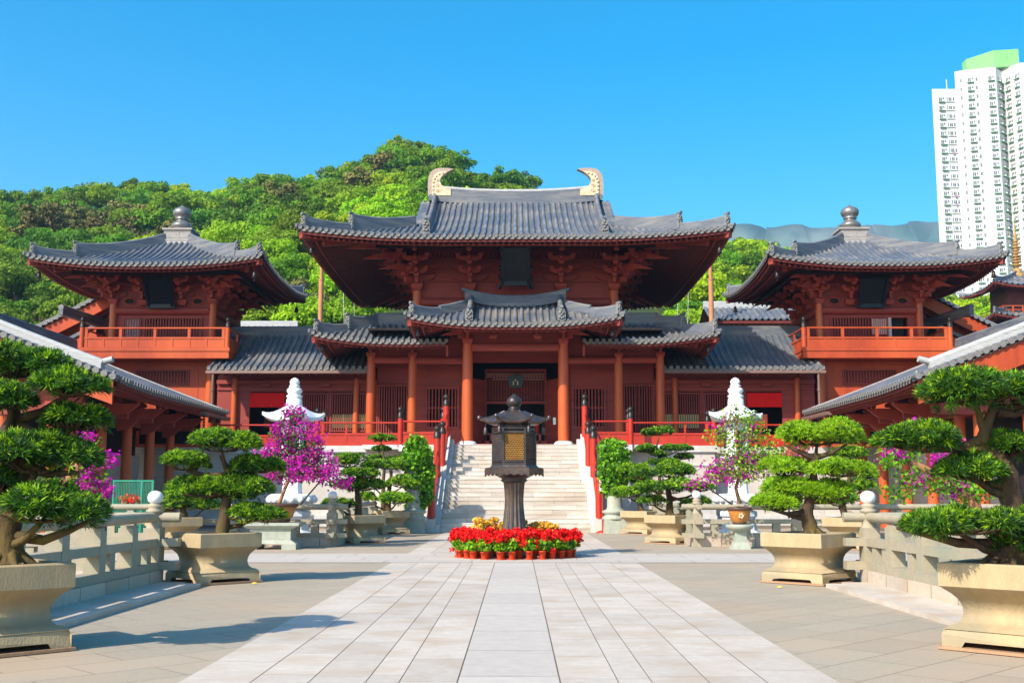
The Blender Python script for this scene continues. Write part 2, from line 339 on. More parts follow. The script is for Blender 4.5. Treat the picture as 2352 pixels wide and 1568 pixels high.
    def demon(s,p,d,w=.34,h=.52):
        d=Vector((d[0],d[1],0)).normalized(); l=Vector((d.y,-d.x,0)); P0=Vector(p)
        out=[(-.5,0),(-.5,.66),(-.36,.88),(-.12,1),(.12,1),(.36,.88),(.5,.66),(.5,0)]
        s.g.ext([tuple(P0+l*a*w+Vector((0,0,b*h))) for a,b in out],tuple(d*.10),2)
        for (a,b,q) in ((-.2,.62,.075),(.2,.62,.075),(0,.45,.08),(-.22,.25,.07),(.22,.25,.07),(0,.2,.06),(0,.8,.07)):
            c=P0+l*a*w+Vector((0,0,b*h))+d*.10
            s.g.lathe([(0.01,-q),(q*.8,-q*.6),(q,0),(q*.8,q*.6),(.01,q)],tuple(c),6,2)
        s.g.tube([tuple(P0-d*.1+Vector((0,0,h*1.02))),tuple(P0+d*.16+Vector((0,0,h*1.10)))],.075,8,0)
def boxarm(m,c,o,l,L,h,t,mt=0):   # curved-under lateral arm, centre c, along l
    o=Vector(o);l=Vector(l);c=Vector(c)
    pr=[(-L/2,h),(-L/2,h*.55),(-L*.40,h*.18),(-L*.28,0),(L*.28,0),(L*.40,h*.18),(L/2,h*.55),(L/2,h)]
    m.ext([tuple(c+l*a+Vector((0,0,b))-o*t/2) for a,b in pr],tuple(o*t),mt)
def block(m,c,w,h,rz=0,mt=0):
    m.cbox((c[0],c[1],c[2]),w*.68,w*.68,h*.5,rz,mt,1.47,1.47); m.cbox((c[0],c[1],c[2]+h*.5),w,w,h*.5,rz,mt)
def bracket(x,y,z,o,steps=2,sc_=1.,cap=True,first=.55,step=.65,rise=.5):
    m=M(); o=Vector((o[0],o[1],0)).normalized(); l=Vector((o.y,-o.x,0)); c=Vector((x,y,z)); rz=math.atan2(o.y,o.x)
    if cap: block(m,c,.56*sc_,.34*sc_,rz)
    zz=z+.34*sc_
    m.bar(c-o*.3+Vector((0,0,.34*sc_+.12)),c+o*first*sc_+Vector((0,0,.34*sc_+.12)),.17*sc_,.26*sc_)
    out=first*sc_*.8
    for k in range(steps):
        zc=zz+.26*sc_+k*rise*sc_; out=(first+k*step)*sc_
        p=c+o*out; p.z=zc
        block(m,(p.x,p.y,zc),.27*sc_,.17*sc_,rz)
        nx=out+step*sc_*.75
        q=[(out-.5*sc_,.17),(nx,.17),(nx+.06,.24),(nx,.40),(out-.5*sc_,.40)]
        m.ext([tuple(c+o*a-l*.085*sc_+Vector((0,0,zc-z+b*sc_))) for a,b in q],tuple(l*.17*sc_))
        L=(1.05+.22*k)*sc_
        boxarm(m,(p.x,p.y,zc+.17*sc_),o,l,L,.22*sc_,.16*sc_)
        for a in (-.44,.44): e=p+l*L*a; block(m,(e.x,e.y,zc+.39*sc_),.23*sc_,.15*sc_,rz)
    return m
def beaks(x,y,z,dx,dy,lst,w=.36):
    m=M(); d=Vector((dx,dy,0)).normalized(); l=Vector((d.y,-d.x,0))
    for (out,zt,ln) in lst:
        tip=Vector((x,y,zt))+d*out; r=tip-d*ln+Vector((0,0,.34))
        v=[tuple(r-l*w/2+Vector((0,0,.16))),tuple(r+l*w/2+Vector((0,0,.16))),tuple(r+l*w/2-Vector((0,0,.16))),tuple(r-l*w/2-Vector((0,0,.16))),tuple(tip)]
        m.add(v,[(0,1,4),(1,2,4),(2,3,4),(3,0,4),(0,3,2,1)],0)
        m.bar(r-d*1.2+Vector((0,0,.1)),r,.22,.26)
        bl=r+Vector((0,0,.1)); m.bar(bl,bl+Vector((0,0,.5)),.2,.2,up=(1,0,0))
    return m
def bell(p):
    m=M(); m.tube([(p[0],p[1],p[2]),(p[0],p[1],p[2]-.22)],.012,5)
    m.lathe([(.03,0),(.085,-.06),(.10,-.2),(.125,-.34),(.12,-.345),(.02,-.3)],(p[0],p[1],p[2]-.2),10)
    m.bar((p[0],p[1],p[2]-.5),(p[0],p[1],p[2]-.7),.02,.1); return m
def lattice(x0,x1,y,z0,z1,frame=.1,gap=.13,bar=.05,mid=False,depth=.08):
    """frame mesh and slat mesh of a barred window"""
    f=M(); f.box(x0-frame,x0,y-depth,y,z0-frame,z1+frame); f.box(x1,x1+frame,y-depth,y,z0-frame,z1+frame)
    f.box(x0,x1,y-depth,y,z1,z1+frame); f.box(x0,x1,y-depth,y,z0-frame,z0)
    s=M(); n=max(3,int((x1-x0)/gap))
    for i in range(n):
        x=x0+(x1-x0)*(i+.5)/n
        s.box(x-bar/2,x+bar/2,y-depth*.6,y-.015,z0,z1)
    if mid: zz=(z0+z1)/2; s.box(x0,x1,y-.012,y-.002,zz-.04,zz+.04)
    return f,s
def window(parent,*a,**k):
    f,s=lattice(*a,**k); w=B('window',f,WOODX,parent); B('slats',s,WOODX,w); return w
def cyl(x,y,z0,z1,r,n=18,taper=.9):
    m=M(); m.lathe([(r,0),(r,(z1-z0)*.35),(r*(.5+.5*taper),(z1-z0)*.75),(r*taper,z1-z0)],(x,y,z0),n); return m
def capcol(m,x,y,z,w=.56,h=.34): block(m,(x,y,z),w,h)
def capped_post(x,y,z0,z1,r,parent,m=None):
    q=M(); q.lathe([(r,0),(r,z1-z0)],(x,y,z0),12); p=B('post',q,m or RED,parent)
    q=M(); q.lathe([(r*1.08,0),(r*1.08,.18),(r*.95,.2),(r*1.02,.24),(r*.62,.27),(r*.62,.31),(r*1.0,.36),(r*1.05,.43),(r*.85,.5),(r*.3,.55),(.01,.6)],(x,y,z1),12); B('cap',q,CAP,p)
    return p
# ================================================================== ground and paving
g=M(); g.add([(-1100,-60,-.03),(1900,-60,-.03),(1900,2000,-.03),(-1100,2000,-.03)],[(0,1,2,3)]); tag(B('ground',g,HILL),None,None,kind='structure')
g=M(); g.add([(-32,-3,0),(32,-3,0),(32,60,0),(-32,60,0)],[(0,1,2,3)]); tag(B('courtyard_bed',g,JOINT),None,None,kind='structure')
def slabs(rects,z,gap): # list of (corner points) -> quads
    m=M()
    for q in rects: m.add([(p[0],p[1],z) for p in q],[(0,1,2,3)],0,False,(random.random(),random.random()))
    return m
rects=[]   # diagonal pavers
w,h=1.12,.62; c45=math.sqrt(.5)
for j in range(-70,95):
    off=(j%2)*w/2
    for i in range(-60,60):
        u0,v0=i*w+off,j*h; uc,vc=u0+w/2,v0+h/2; x,y=(uc-vc)*c45,(uc+vc)*c45+20
        if abs(x)>15 or y<3 or y>50: continue
        if abs(x)<1.8: continue
        e=.0035
        rects.append([((a-b)*c45,(a+b)*c45+20) for a,b in ((u0+e,v0+e),(u0+w-e,v0+e),(u0+w-e,v0+h-e),(u0+e,v0+h-e))])
tag(B('courtyard_paving',slabs(rects,.004,0),PAVER),None,None,kind='structure')
g=M(); g.box(-2.79,2.79,3,45.2,-.02,.006); tag(B('walkway_bed',g,JOINT),None,None,kind='structure')
rects=[];cen=[]
xs=[-2.79,-2.18,-1.69,-1.21,-.927,-.437,.437,.927,1.21,1.69,2.18,2.79]
for i in range(len(xs)-1):
    y=3-random.random()
    while y<45.2:
        L=random.choice((.95,1.15,1.3)) if xs[i+1]-xs[i]<.8 else 1.6
        if 24.9<y<25.9 or 29.<y<29.5: pass
        y1=min(y+L,45.2); e=.009 if i==5 else .0045
        q=[(xs[i]+e,y+e*.7),(xs[i+1]-e,y+e*.7),(xs[i+1]-e,y1-e*.7),(xs[i]+e,y1-e*.7)]
        (cen if i==5 else rects).append(q); y=y1
m=slabs(rects,.010,0); n1=len(rects)
for q in cen: m.add([(p[0],p[1],.010) for p in q],[(0,1,2,3)],1,False,(random.random(),0))
tag(B('walkway',m,[SLAB,SLABC]),None,None,kind='structure')
g=M(); g.box(-14,14,25.85,29.55,-.02,.011); tag(B('cross_path_bed',g,JOINT),None,None,kind='structure')
rects=[]
for k,(y0,y1) in enumerate(((25.85,26.75),(26.75,27.7),(27.7,28.65),(28.65,29.55))):
    x=-14.-random.random()
    while x<14:
        L=random.choice((1.4,1.7,2.)); e=.006; rects.append([(x+e,y0+e),(x+L-e,y0+e),(x+L-e,y1-e),(x+e,y1-e)]); x+=L
tag(B('cross_path',slabs(rects,.015,0),SLABC),None,None,kind='structure')
for MX in (1,-1):   # kerb steps beside the near ponds
    m=M(); y=4.
    while y<19.3:
        y1=min(y+1.25,19.3); m.box(-5.62,-5.28,y+.004,y1-.004,0,.07,0,(random.random(),0)); m.box(-6.2,-5.63,y+.3,y1+.292,0,.068,0,(random.random(),0)); y=y1
    tag(B('kerb_step',m,SLAB),None,None,kind='structure')
    m=M(); m.add([(-13,4,.09),(-6.3,4,.09),(-6.3,19.5,.09),(-13,19.5,.09)],[(0,1,2,3)]); m.add([(-13.5,33.6,.09),(-5.6,33.6,.09),(-5.6,43.8,.09),(-13.5,43.8,.09)],[(0,1,2,3)])
    tag(B('pond_water',m,WATER),None,None,kind='structure')
MX=1
# ------------------------------------------------------------------ balustrades
def balustrade(p,q,label,post_start=True,post_end=False,over=.45,group='stone balustrades round the lotus ponds'):
    """stone rail from p to q (plan points); the corner post stands at p"""
    P0=Vector((p[0],p[1],0)); Q0=Vector((q[0],q[1],0)); d=(Q0-P0).normalized(); L=(Q0-P0).length; l=Vector((d.y,-d.x,0)); rz=math.atan2(d.y,d.x)
    t=thing('stone_balustrade',label,'balustrade',(p[0],p[1],0),group)
    def seg(a,b,z0,z1,w,name,mt):
        m=M(); x=P0+d*a; y=P0+d*b; m.bar((x.x,x.y,(z0+z1)/2),(y.x,y.y,(z0+z1)/2),w,z1-z0); return B(name,m,mt,t)
    seg(.0,L,0,.26,.34,'base_wall',RAILW); seg(-over,L,.262,.40,.25,'bottom_rail',RAIL); seg(-over,L,.665,.80,.22,'middle_rail',RAIL)
    m=M(); a=P0-d*over; b=P0+d*L; m.tube([(a.x,a.y,1.16),(b.x,b.y,1.16)],.085,12); B('handrail',m,RAIL,t)
    n=max(1,int(round(L/1.45))); 
    for i in range(1,n+1):
        c=P0+d*(L*i/n-.1)
        m=M(); m.cbox((c.x,c.y,.40),.26,.24,.62,rz); m.cbox((c.x,c.y,.98),.18,.2,.08,rz); B('post',m,RAIL,t)
    k=max(2,int(round(L/1.7)))*2
    for i in range(k):
        c=P0+d*(L*(i+.5)/k+.05)
        if (i%2): continue
        m=M(); m.cbox((c.x,c.y,.40),.22,.17,.27,rz); B('baluster',m,RAIL,t)
        c=P0+d*(L*(i+1.5)/k-.3); m=M(); m.cbox((c.x,c.y,.40),.22,.17,.27,rz); B('baluster',m,RAIL,t)
    if post_start:
        m=M(); m.cbox((p[0],p[1],.0),.29,.29,.98,rz); m.lathe([(.14,.98),(.12,1.04),(.12,1.24),(.15,1.255),(.15,1.285),(.10,1.31),(.135,1.345),(.135,1.37),(.09,1.39),(.085,1.405)],(p[0],p[1],0),16)
        pp=B('corner_post',m,RAIL,t); m=M(); m.lathe([(.08,1.405),(.125,1.44),(.135,1.50),(.125,1.555),(.085,1.60),(.02,1.62)],(p[0],p[1],0),16); B('finial',m,MARBLE,pp)
    return t
balustrade((-6.25,19.75),(-6.25,4.2),'pale stone balustrade along the pond, running back from the big planter at the left edge')
balustrade((-6.25,19.75),(-13,19.75),'stone balustrade closing the far side of the near pond behind the dappled planter',post_start=False)
balustrade((6.25,19.95),(6.25,4.2),'sunlit stone balustrade along the pond beside the big planter at the right edge')
balustrade((6.25,19.95),(13,19.95),'stone balustrade closing the far side of the near pond behind the sunlit planter',post_start=False)
balustrade((-5.4,33.55),(-14.5,33.55),'low stone balustrade behind the stone table and its magenta bougainvillea')
balustrade((-5.4,33.55),(-5.4,43.6),'stone balustrade between the two dark potted pines by the foot of the stairs',post_start=False)
balustrade((5.4,33.55),(14.5,33.55),'low stone balustrade behind the round orange pot on its stone pedestal')
balustrade((5.4,33.55),(5.4,43.6),'stone balustrade beside the planters near the red sign stand',post_start=False)
# ------------------------------------------------------------------ terrace and stairs
ZT=3.76
t=thing('stone_terrace','white stone terrace wall with a ledge carrying the temple buildings','terrace',(0,52,0))
m=M(); m.box(-5.3,5.3,52.05,75,0,ZT-.30); m.box(-9.4,9.4,53.1,75,0,ZT-.30); m.box(-32,32,54.9,75,0,ZT-.30); B('wall',m,STONE_W,t)
m=M()
for (x,y) in ((5.4,51.93),(9.52,52.98),(32.2,54.78)): m.box(-x,x,y,75,ZT-.30,ZT-.004*(1 if x>9 else .5 if x>6 else 0)); 
B('coping',m,STRING,t)
m=M()
for (x,y) in ((5.34,52.0),(9.44,53.05),(32.1,54.85)): m.box(-x,x,y,75,ZT-.95,ZT-.86); m.box(-x,x,y,75,.0,.5)
B('moulding',m,STRING,t)
t=thing('stone_staircase','broad pale stone staircase leading up to the temple porch','staircase',(0,45.27,0))
m=M(); N=21; y0,y1=45.27,51.95
for i in range(N):
    za,zb=ZT*i/N,ZT*(i+1)/N; ya=y0+(y1-y0)*i/N; X=3.0 if i<11 else 2.82; x=-X
    off=random.random()
    while x<X:
        L=random.choice((1.3,1.75,2.3)) if x>-X else .5+1.2*off
        x2=min(x+L,X)
        if X-x2<.35: x2=X
        m.box(x+.003,x2-.003,ya+.016,52.2,za-.01,zb-.03,0,(random.random(),0)); m.box(x+.005,x2-.005,ya,ya+.6,zb-.03,zb,0,(random.random(),0)); x=x2
B('steps',m,STEP,t)
sl=ZT/(y1-y0)
for s_ in (-1,1):
    m=M()
    def pr(x0,x1,ya,yb,up): m.ext([(x0,ya,0),(x0,yb,0),(x0,yb,max(0,(yb-y0)*sl)+up),(x0,ya+.25,max(0,(ya+.25-y0)*sl)+up),(x0,ya,up)],(x1-x0,0,0))
    pr(s_*3.0,s_*3.16,45.05,49.0,.30); pr(s_*3.163,s_*3.55,44.95,49.0,.52); pr(s_*2.82,s_*3.0,48.6,51.93,.26); pr(s_*3.003,s_*3.4,48.6,51.93,.50)
    B('side_ramp',m,STRING,t)
def railing(name,pts,label,post_r=.125,zadd=0.,panel=True,posts=None,group='red painted railings'):
    t=thing(name,label,'railing',pts[0],group)
    for i,p in enumerate(pts):
        if posts is None or posts[i]: capped_post(p[0],p[1],p[2]-.1,p[2]+1.22+zadd,post_r,t)
    for i in range(len(pts)-1):
        a,b=Vector(pts[i]),Vector(pts[i+1])
        m=M(); m.tube([a+Vector((0,0,1.08)),b+Vector((0,0,1.08))],.045,8); B('top_rail',m,RED,t)
        m=M(); m.bar(a+Vector((0,0,.55)),b+Vector((0,0,.55)),.09,.10); B('middle_rail',m,RED,t)
        m=M(); m.bar(a+Vector((0,0,.06)),b+Vector((0,0,.06)),.12,.14); B('bottom_rail',m,RED,t)
        if panel:
            m=M(); m.bar(a+Vector((0,0,.31)),b+Vector((0,0,.31)),.03,.4); B('panel',m,RED,t)
        L=(b-a).length; n=max(2,int(L/1.1))
        for k in range(n+1):
            c=a+(b-a)*((k+.06)/(n+.12)); m=M(); m.cbox((c.x,c.y,c.z+(.13 if k%2 else .13)),.09,.07,.40 if k%2 else .86); B('baluster',m,RED,t)
    return t
for MX in (1,-1):
    sd='shaded' if MX>0 else 'sunlit'
    railing('stair_railing',[(-3.36,45.35,.62),(-3.36,48.35,.62+3.0*sl),],'red timber stair railing on the lower flight, %s'%('left of the lantern' if MX>0 else 'behind the red sign stand'),.15,.35,False)
    railing('stair_railing',[(-3.2,49.3,.62+3.7*sl),(-3.2,51.75,.62+6.2*sl)],'red timber stair railing on the upper flight, %s the bronze lantern'%('left of' if MX>0 else 'right of'),.14,.2,False)
    a='beside the pink bougainvillea' if MX>0 else 'beside the topiary with flat tiers'
    railing('terrace_railing',[(-3.35,52.1,ZT),(-5.35,52.1,ZT)],'short red railing at the head of the stairs, %s edge'%('left' if MX>0 else 'right'))
    railing('terrace_railing',[(-5.35,53.15,ZT),(-9.4,53.15,ZT)],'red railing in front of the slatted windows %s'%a)
    railing('terrace_railing',[(-9.4,54.95,ZT),(-14.6,54.95,ZT)],'red railing below the red door curtain, %s gallery'%('left' if MX>0 else 'right'))
MX=1
# ================================================================== main hall
hall=thing('temple_hall','great red timber temple hall with double eaved grey tile roof and gilt ridge ends','temple hall',(0,60,ZT))
A=9.95; AG=5.05; YF=50.05; YC=YF+A
zm=zfun(13.16,.25,.0175,.42,6.5)
rf=Roof()
ptF=None
def bF(a): return A if abs(a)<=AG else max(0,A-abs(a))
def split(rf,fr,z,A,AG,full,over,**k):
    rf.face(fr,-A+.12,-AG,A,lambda a:max(.05,A-abs(a)),z,over,skip=(False,True),**k)
    p=rf.face(fr,-AG,AG,A,lambda a:full,z,over,nb=14,**k)
    rf.face(fr,AG,A-.12,A,lambda a:max(.05,A-abs(a)),z,over,skip=(True,False),**k); return p
fF=lambda a,b:(a,YF+b); fB=lambda a,b:(-a,YC+A-b); fL=lambda a,b:(-A+b,YC-a); fR=lambda a,b:(A-b,YC+a)
pF=split(rf,fF,zm,A,AG,A,5.0); split(rf,fB,zm,A,AG,A,5.0,disc=False)
for f in (fL,fR): rf.face(f,-A+.12,A-.12,A,lambda a:max(.05,min(A-AG,A-abs(a))),zm,5.0)
# gable triangles and verge tiles
for s_ in (-1,1):
    n=8; ys=[YF+A-AG+(AG)*i/n for i in range(n+1)]
    top=[(s_*(AG-.25),y,zm(99,y-YF)-.05) for y in ys]+[(s_*(AG-.25),2*YC-y,zm(99,y-YF)-.05) for y in ys[::-1][1:]]
    rf.s.ext(top,(s_*.06,0,0))
    for k in range(15):
        b=A-AG+.15+(AG-.5)*k/14
        for sg in (1,):
            y=YF+b; z=zm(99,b); rf.t.tube([(s_*(AG-.35),y,z+.02),(s_*(AG+.12),y,z+.0)],.085,8,1)
            y=2*YC-y; rf.t.tube([(s_*(AG-.35),y,z+.02),(s_*(AG+.12),y,z+.0)],.085,8,1)
# main ridge
zr=zm(99,A)-.15
path=[(x,YC,zr+.30*(abs(x)/4.9)**2.2) for x in np.linspace(-4.75,4.75,15)]
rf.ridge(path,.42,lambda t:.70,.10,0,1)
# descending ridges
for s_ in (-1,1):
    for sg in (1,-1):
        path=[(s_*(4.22+.20*i/10),YC-sg*(YC-(YF+1.75+(A-2.0)*i/10)),zm(99,1.75+(A-2.0)*i/10)) for i in range(11)]
        rf.ridge(path,.26,lambda t:.52-.1*t,.085); rf.demon((path[0][0],path[0][1]-sg*.06,path[0][2]+.0),(0,-sg,0),.36,.72)
    # hip ridges
def hip(rf,cx,cy,sx,sy,A,zf,b0,b1,split_b,h0=.45,dem=.40):
    """hip ridge at corner (cx,cy) running inward by (sx,sy); lower then upper step"""
    def seg(ba,bb,n,ha,hb):
        pth=[(cx+sx*b,cy+sy*b,zf(b,b)) for b in np.linspace(ba,bb,n)]
        rf.ridge(pth,.25,lambda t:ha+(hb-ha)*(1-(1-t))**.6 if False else ha*(1-t)**2+hb*(1-(1-t)**2),.075); return pth
    d=(-sx,-sy,0)
    p=seg(b0,split_b+.3,8,h0*1.1,h0*.62); rf.demon((p[0][0]-sx*.0,p[0][1],p[0][2]+.05),d,.30,h0*1.25)
    if b1>split_b+.2:
        p=seg(split_b,b1,9,h0*1.65,h0*.95); rf.demon((p[0][0],p[0][1],p[0][2]+.1),d,.32,h0*1.6)
    e=(cx+sx*.02,cy+sy*.02,zf(.02,.02)); rf.r.bar((cx+sx*.12,cy+sy*.12,zf(.1,.1)-.36),(cx+sx*2.2,cy+sy*2.2,zf(2.2,2.2)-.42),.26,.24)
    rf.g.tube([(cx-sx*.07,cy-sy*.07,e[2]+.09),(cx+sx*.45,cy+sy*.45,zf(.45,.45)+.06)],.095,9,0)
    rf.r.bar((cx+sx*1.,cy+sy*1.,zf(1.,1.)-.62),(cx+sx*min(4.5,b1),cy+sy*min(4.5,b1),zf(min(4.5,b1),min(4.5,b1))-.62),.24,.26)
for cx,sx in ((-A,1),(A,-1)):
    for cy,sy in ((YF,1),(2*YC-YF,-1)): hip(rf,cx,cy,sx,sy,A,zm,.25,4.9,2.15)
def finish_roof(rf,name,parent,over=True):
    o=B(name,rf.t,[TILE_B,ROLL,DISC],parent)
    if rf.g.v: B('ridge_tiles',rf.g,[RIDGE,RIDGE_L,DEMON],o)
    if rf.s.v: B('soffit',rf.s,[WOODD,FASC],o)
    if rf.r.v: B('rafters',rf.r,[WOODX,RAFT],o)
    return o
mr=finish_roof(rf,'main_roof',hall)
# gilt ridge ends
def chiwei(x,s_):
    m=M()
    out=[(-.48,0),(-.50,.5),(-.485,.95),(-.42,1.22),(-.28,1.44),(-.05,1.56),(.25,1.60),(.60,1.59),(.93,1.53),(.70,1.43),(.48,1.31),(.31,1.16),(.20,.98),(.19,.80),(.28,.62),(.48,.48),(.78,.40),(.78,0)]
    inn=[(-.25,.03),(-.27,.5),(-.25,.92),(-.17,1.14),(-.04,1.29),(.16,1.37),(.44,1.385),(.60,1.38),(.47,1.30),(.30,1.15),(.185,.98),(.175,.80),(.265,.61),(.47,.46),(.765,.38),(.765,.03)]
    S=1.0; z0=zr+.42; y=YC
    m.ext([(x-s_*a*-1*-1*-1 if False else x+s_*-1*a*-1*-1*-1 if False else x-s_*a,y-.2,z0+b*S) for a,b in out],(0,.4,0),1)
    m.ext([(x-s_*a,y-.24,z0+b*S) for a,b in inn],(0,.48,0),0)
    for a,b in ((-.18,.15),(-.19,.36),(-.19,.57),(-.18,.78),(-.13,.98),(-.03,1.13),(.13,1.24),(.32,1.29)):
        m.lathe([(.01,-.055),(.05,-.04),(.06,0),(.05,.04),(.01,.055)],(x-s_*a,y-.24,z0+b),8,0)
    for a,b,q in ((.06,.30,.12),(.04,.60,.11),(.06,.88,.09)):
        pts=[(x-s_*(a+q*(1-k/14)*math.cos(k*.75)),y-.255,z0+b+q*(1-k/14)*math.sin(k*.75)) for k in range(13)]; m.tube(pts,.022,5,0)
    return m
for s_ in (-1,1): B('ridge_ornament',chiwei(s_*4.32,s_),[GOLD,GOLD_T],hall)
for s_ in (-1,1): B('wind_bell',bell((s_*(A-.55),YF+.55,13.0)),CAP,hall)
# upper storey
m=M(); m.box(-4.85,4.85,55.0,65,9.8,14.45); B('upper_wall',m,WOODX,hall)
for s_ in (-1,1):
    for y in (54.95,60.,65.0): B('column',cyl(s_*4.88,y,9.3,11.52,.25),COLUMN,hall)
    for y in (57.5,62.5): B('column',cyl(s_*4.88,y,9.3,11.52,.25),COLUMN,hall)
m=M(); m.tube([(-4.7,54.9,10.92),(4.7,54.9,10.92)],.21,10)
for s_ in (-1,1): m.tube([(s_*4.85,55.2,10.92),(s_*4.85,65,10.92)],.21,10)
B('tie_beam',m,WOODX,hall)
m=M()   # relief panels between the brackets
for xa,xb in ((-4.5,-2.6),(-1.9,1.9),(2.6,4.5)):
    xc=(xa+xb)/2; w=(xb-xa)/2
    for sx in ((-1,1) if w>1.2 else (0,)):
        cx=xc+sx*1.05; ww=.85
        m.ext([(cx-ww,54.93,11.15),(cx-ww*.98,54.93,11.55),(cx-ww*.78,54.93,11.9),(cx+ww*.78,54.93,11.9),(cx+ww*.98,54.93,11.55),(cx+ww,54.93,11.15)],(0,.1,0))
for k,z in enumerate((11.95,12.5,13.05)): m.box(-4.7,4.7,54.90-.015*k,55.0,z,z+.06)
for x in (-4.88,-2.25,2.25,4.88):
    boxarm(m,(x,54.9,12.0),(0,-1,0),(1,0,0),1.7,.32,.16); boxarm(m,(x,54.88,12.56),(0,-1,0),(1,0,0),2.1,.32,.16)
for x in np.arange(-4.4,4.5,.22): m.box(x-.03,x+.03,53.9,55.0,13.18,13.26)
B('wall_panel',m,WOODX,hall)
for x in (-4.88,-2.25,2.25,4.88): B('bracket',bracket(x,54.85,11.5,(0,-1),3,1.,x not in (-2.25,2.25) or True,.55,.62,.52),BRK,hall)
for s_ in (-1,1):
    for y in (57.5,60,62.5,65.): B('bracket',bracket(s_*4.9,y,11.5,(s_,0),3,1.,True,.55,.62,.52),BRK,hall)
    B('bracket',bracket(s_*4.9,54.9,11.5,(s_,-1),2,1.1,False,.7,.8,.52),BRK,hall)
    B('bracket',bracket(s_*4.9,54.9,11.5,(s_,0),3,1.,False,.55,.62,.52),BRK,hall)
    B('corner_beak',beaks(s_*4.9,54.9,0,s_,-1,((2.5,12.25,1.3),(3.5,12.6,1.3),(4.5,12.95,1.3))),BRK,hall)
    B('corner_beak',beaks(s_*4.9,65,0,s_,1,((2.5,12.2,1.3),(3.5,12.55,1.3),(4.5,12.9,1.3))),BRK,hall)
m=M()
for y in (53.0,): m.bar((-6.8,y,13.40),(6.8,y,13.40),.2,.26)
for s_ in (-1,1): m.bar((s_*6.75,53,13.40),(s_*6.75,67,13.40),.2,.26)
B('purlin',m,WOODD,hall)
# plaque
pq=M(); pv=[P(1160,572,53.1),P(1208,572,53.1),P(1206,650,53.7),P(1162,650,53.7)]
pv=[(-.55,53.0,13.35),(.55,53.0,13.35),(.55,53.75,11.75),(-.55,53.75,11.75)]
pq.ext(pv,(0,.12,.05)); pl=B('plaque',pq,PLAQ,hall)
fr_=M()
fr_.bar((-.64,52.93,13.42),(-.64,53.78,11.65),.16,.22); fr_.bar((.64,52.93,13.42),(.64,53.78,11.65),.16,.22)
fr_.bar((-.76,53.80,11.66),(.76,53.80,11.66),.16,.22); fr_.bar((-.72,52.93,13.4),(.72,52.93,13.4),.16,.2)
for s_ in (-1,1):
    fr_.bar((s_*.68,53.76,11.68),(s_*.84,53.86,11.42),.16,.16)
    for k in range(4): fr_.lathe([(.01,-.14),(.09,-.1),(.12,0),(.09,.1),(.01,.14)],(s_*.72,53.0+.2*k,13.2-.42*k),8)
B('plaque_frame',fr_,PLAQ,pl)
# skirt roof round the lower storey
zs=zfun(8.62,.32,.045,.42,4.2); A2=9.66; Y2=52.25; YB2=70.; YC2=(Y2+YB2)/2; A2y=(YB2-Y2)/2
g1=lambda a,b:(a,Y2+b)
bm=lambda A_:(lambda a:max(.05,min(2.8,A_-abs(a))))
zt=zs(99,2.8)
for s_ in (-1,1):
    rf=Roof()
    if s_<0: rf.face(g1,-A2+.12,-3.25,A2,bm(A2),zs,2.4,hipA=(True,False))
    else: rf.face(g1,3.25,A2-.12,A2,bm(A2),zs,2.4,hipA=(False,True))
    rf.face((lambda a,b:(-A2+b,YC2-a)) if s_<0 else (lambda a,b:(A2-b,YC2+a)),-A2y+.12,A2y-.12,A2y,bm(A2y),zs,2.4)
    rf.s.box(*((-A2+2.8,-4.7) if s_<0 else (4.7,A2-2.8)),Y2+2.85,YB2-2.8,zt-.12,zt+.05)
    hip(rf,s_*A2,Y2,-s_,1,A2,zs,.25,2.75,1.55,.42)
    rf.ridge([(s_*(A2-2.6),Y2+2.8,zt),(s_*4.0,Y2+2.8,zt)],.24,lambda t:.42,.08); rf.ridge([(s_*(A2-2.8),Y2+2.7,zt),(s_*(A2-2.8),YB2-3,zt)],.24,lambda t:.42,.08)
    rf.r.bar((s_*3.22,Y2+.05,zs(99,0)-.45),(s_*3.22,Y2+2.2,zs(99,2.2)-.35),.1,.55)
    finish_roof(rf,'skirt_roof',hall)
for s_ in (-1,1): B('wind_bell',bell((s_*(A2-.5),Y2+.5,8.72)),CAP,hall)
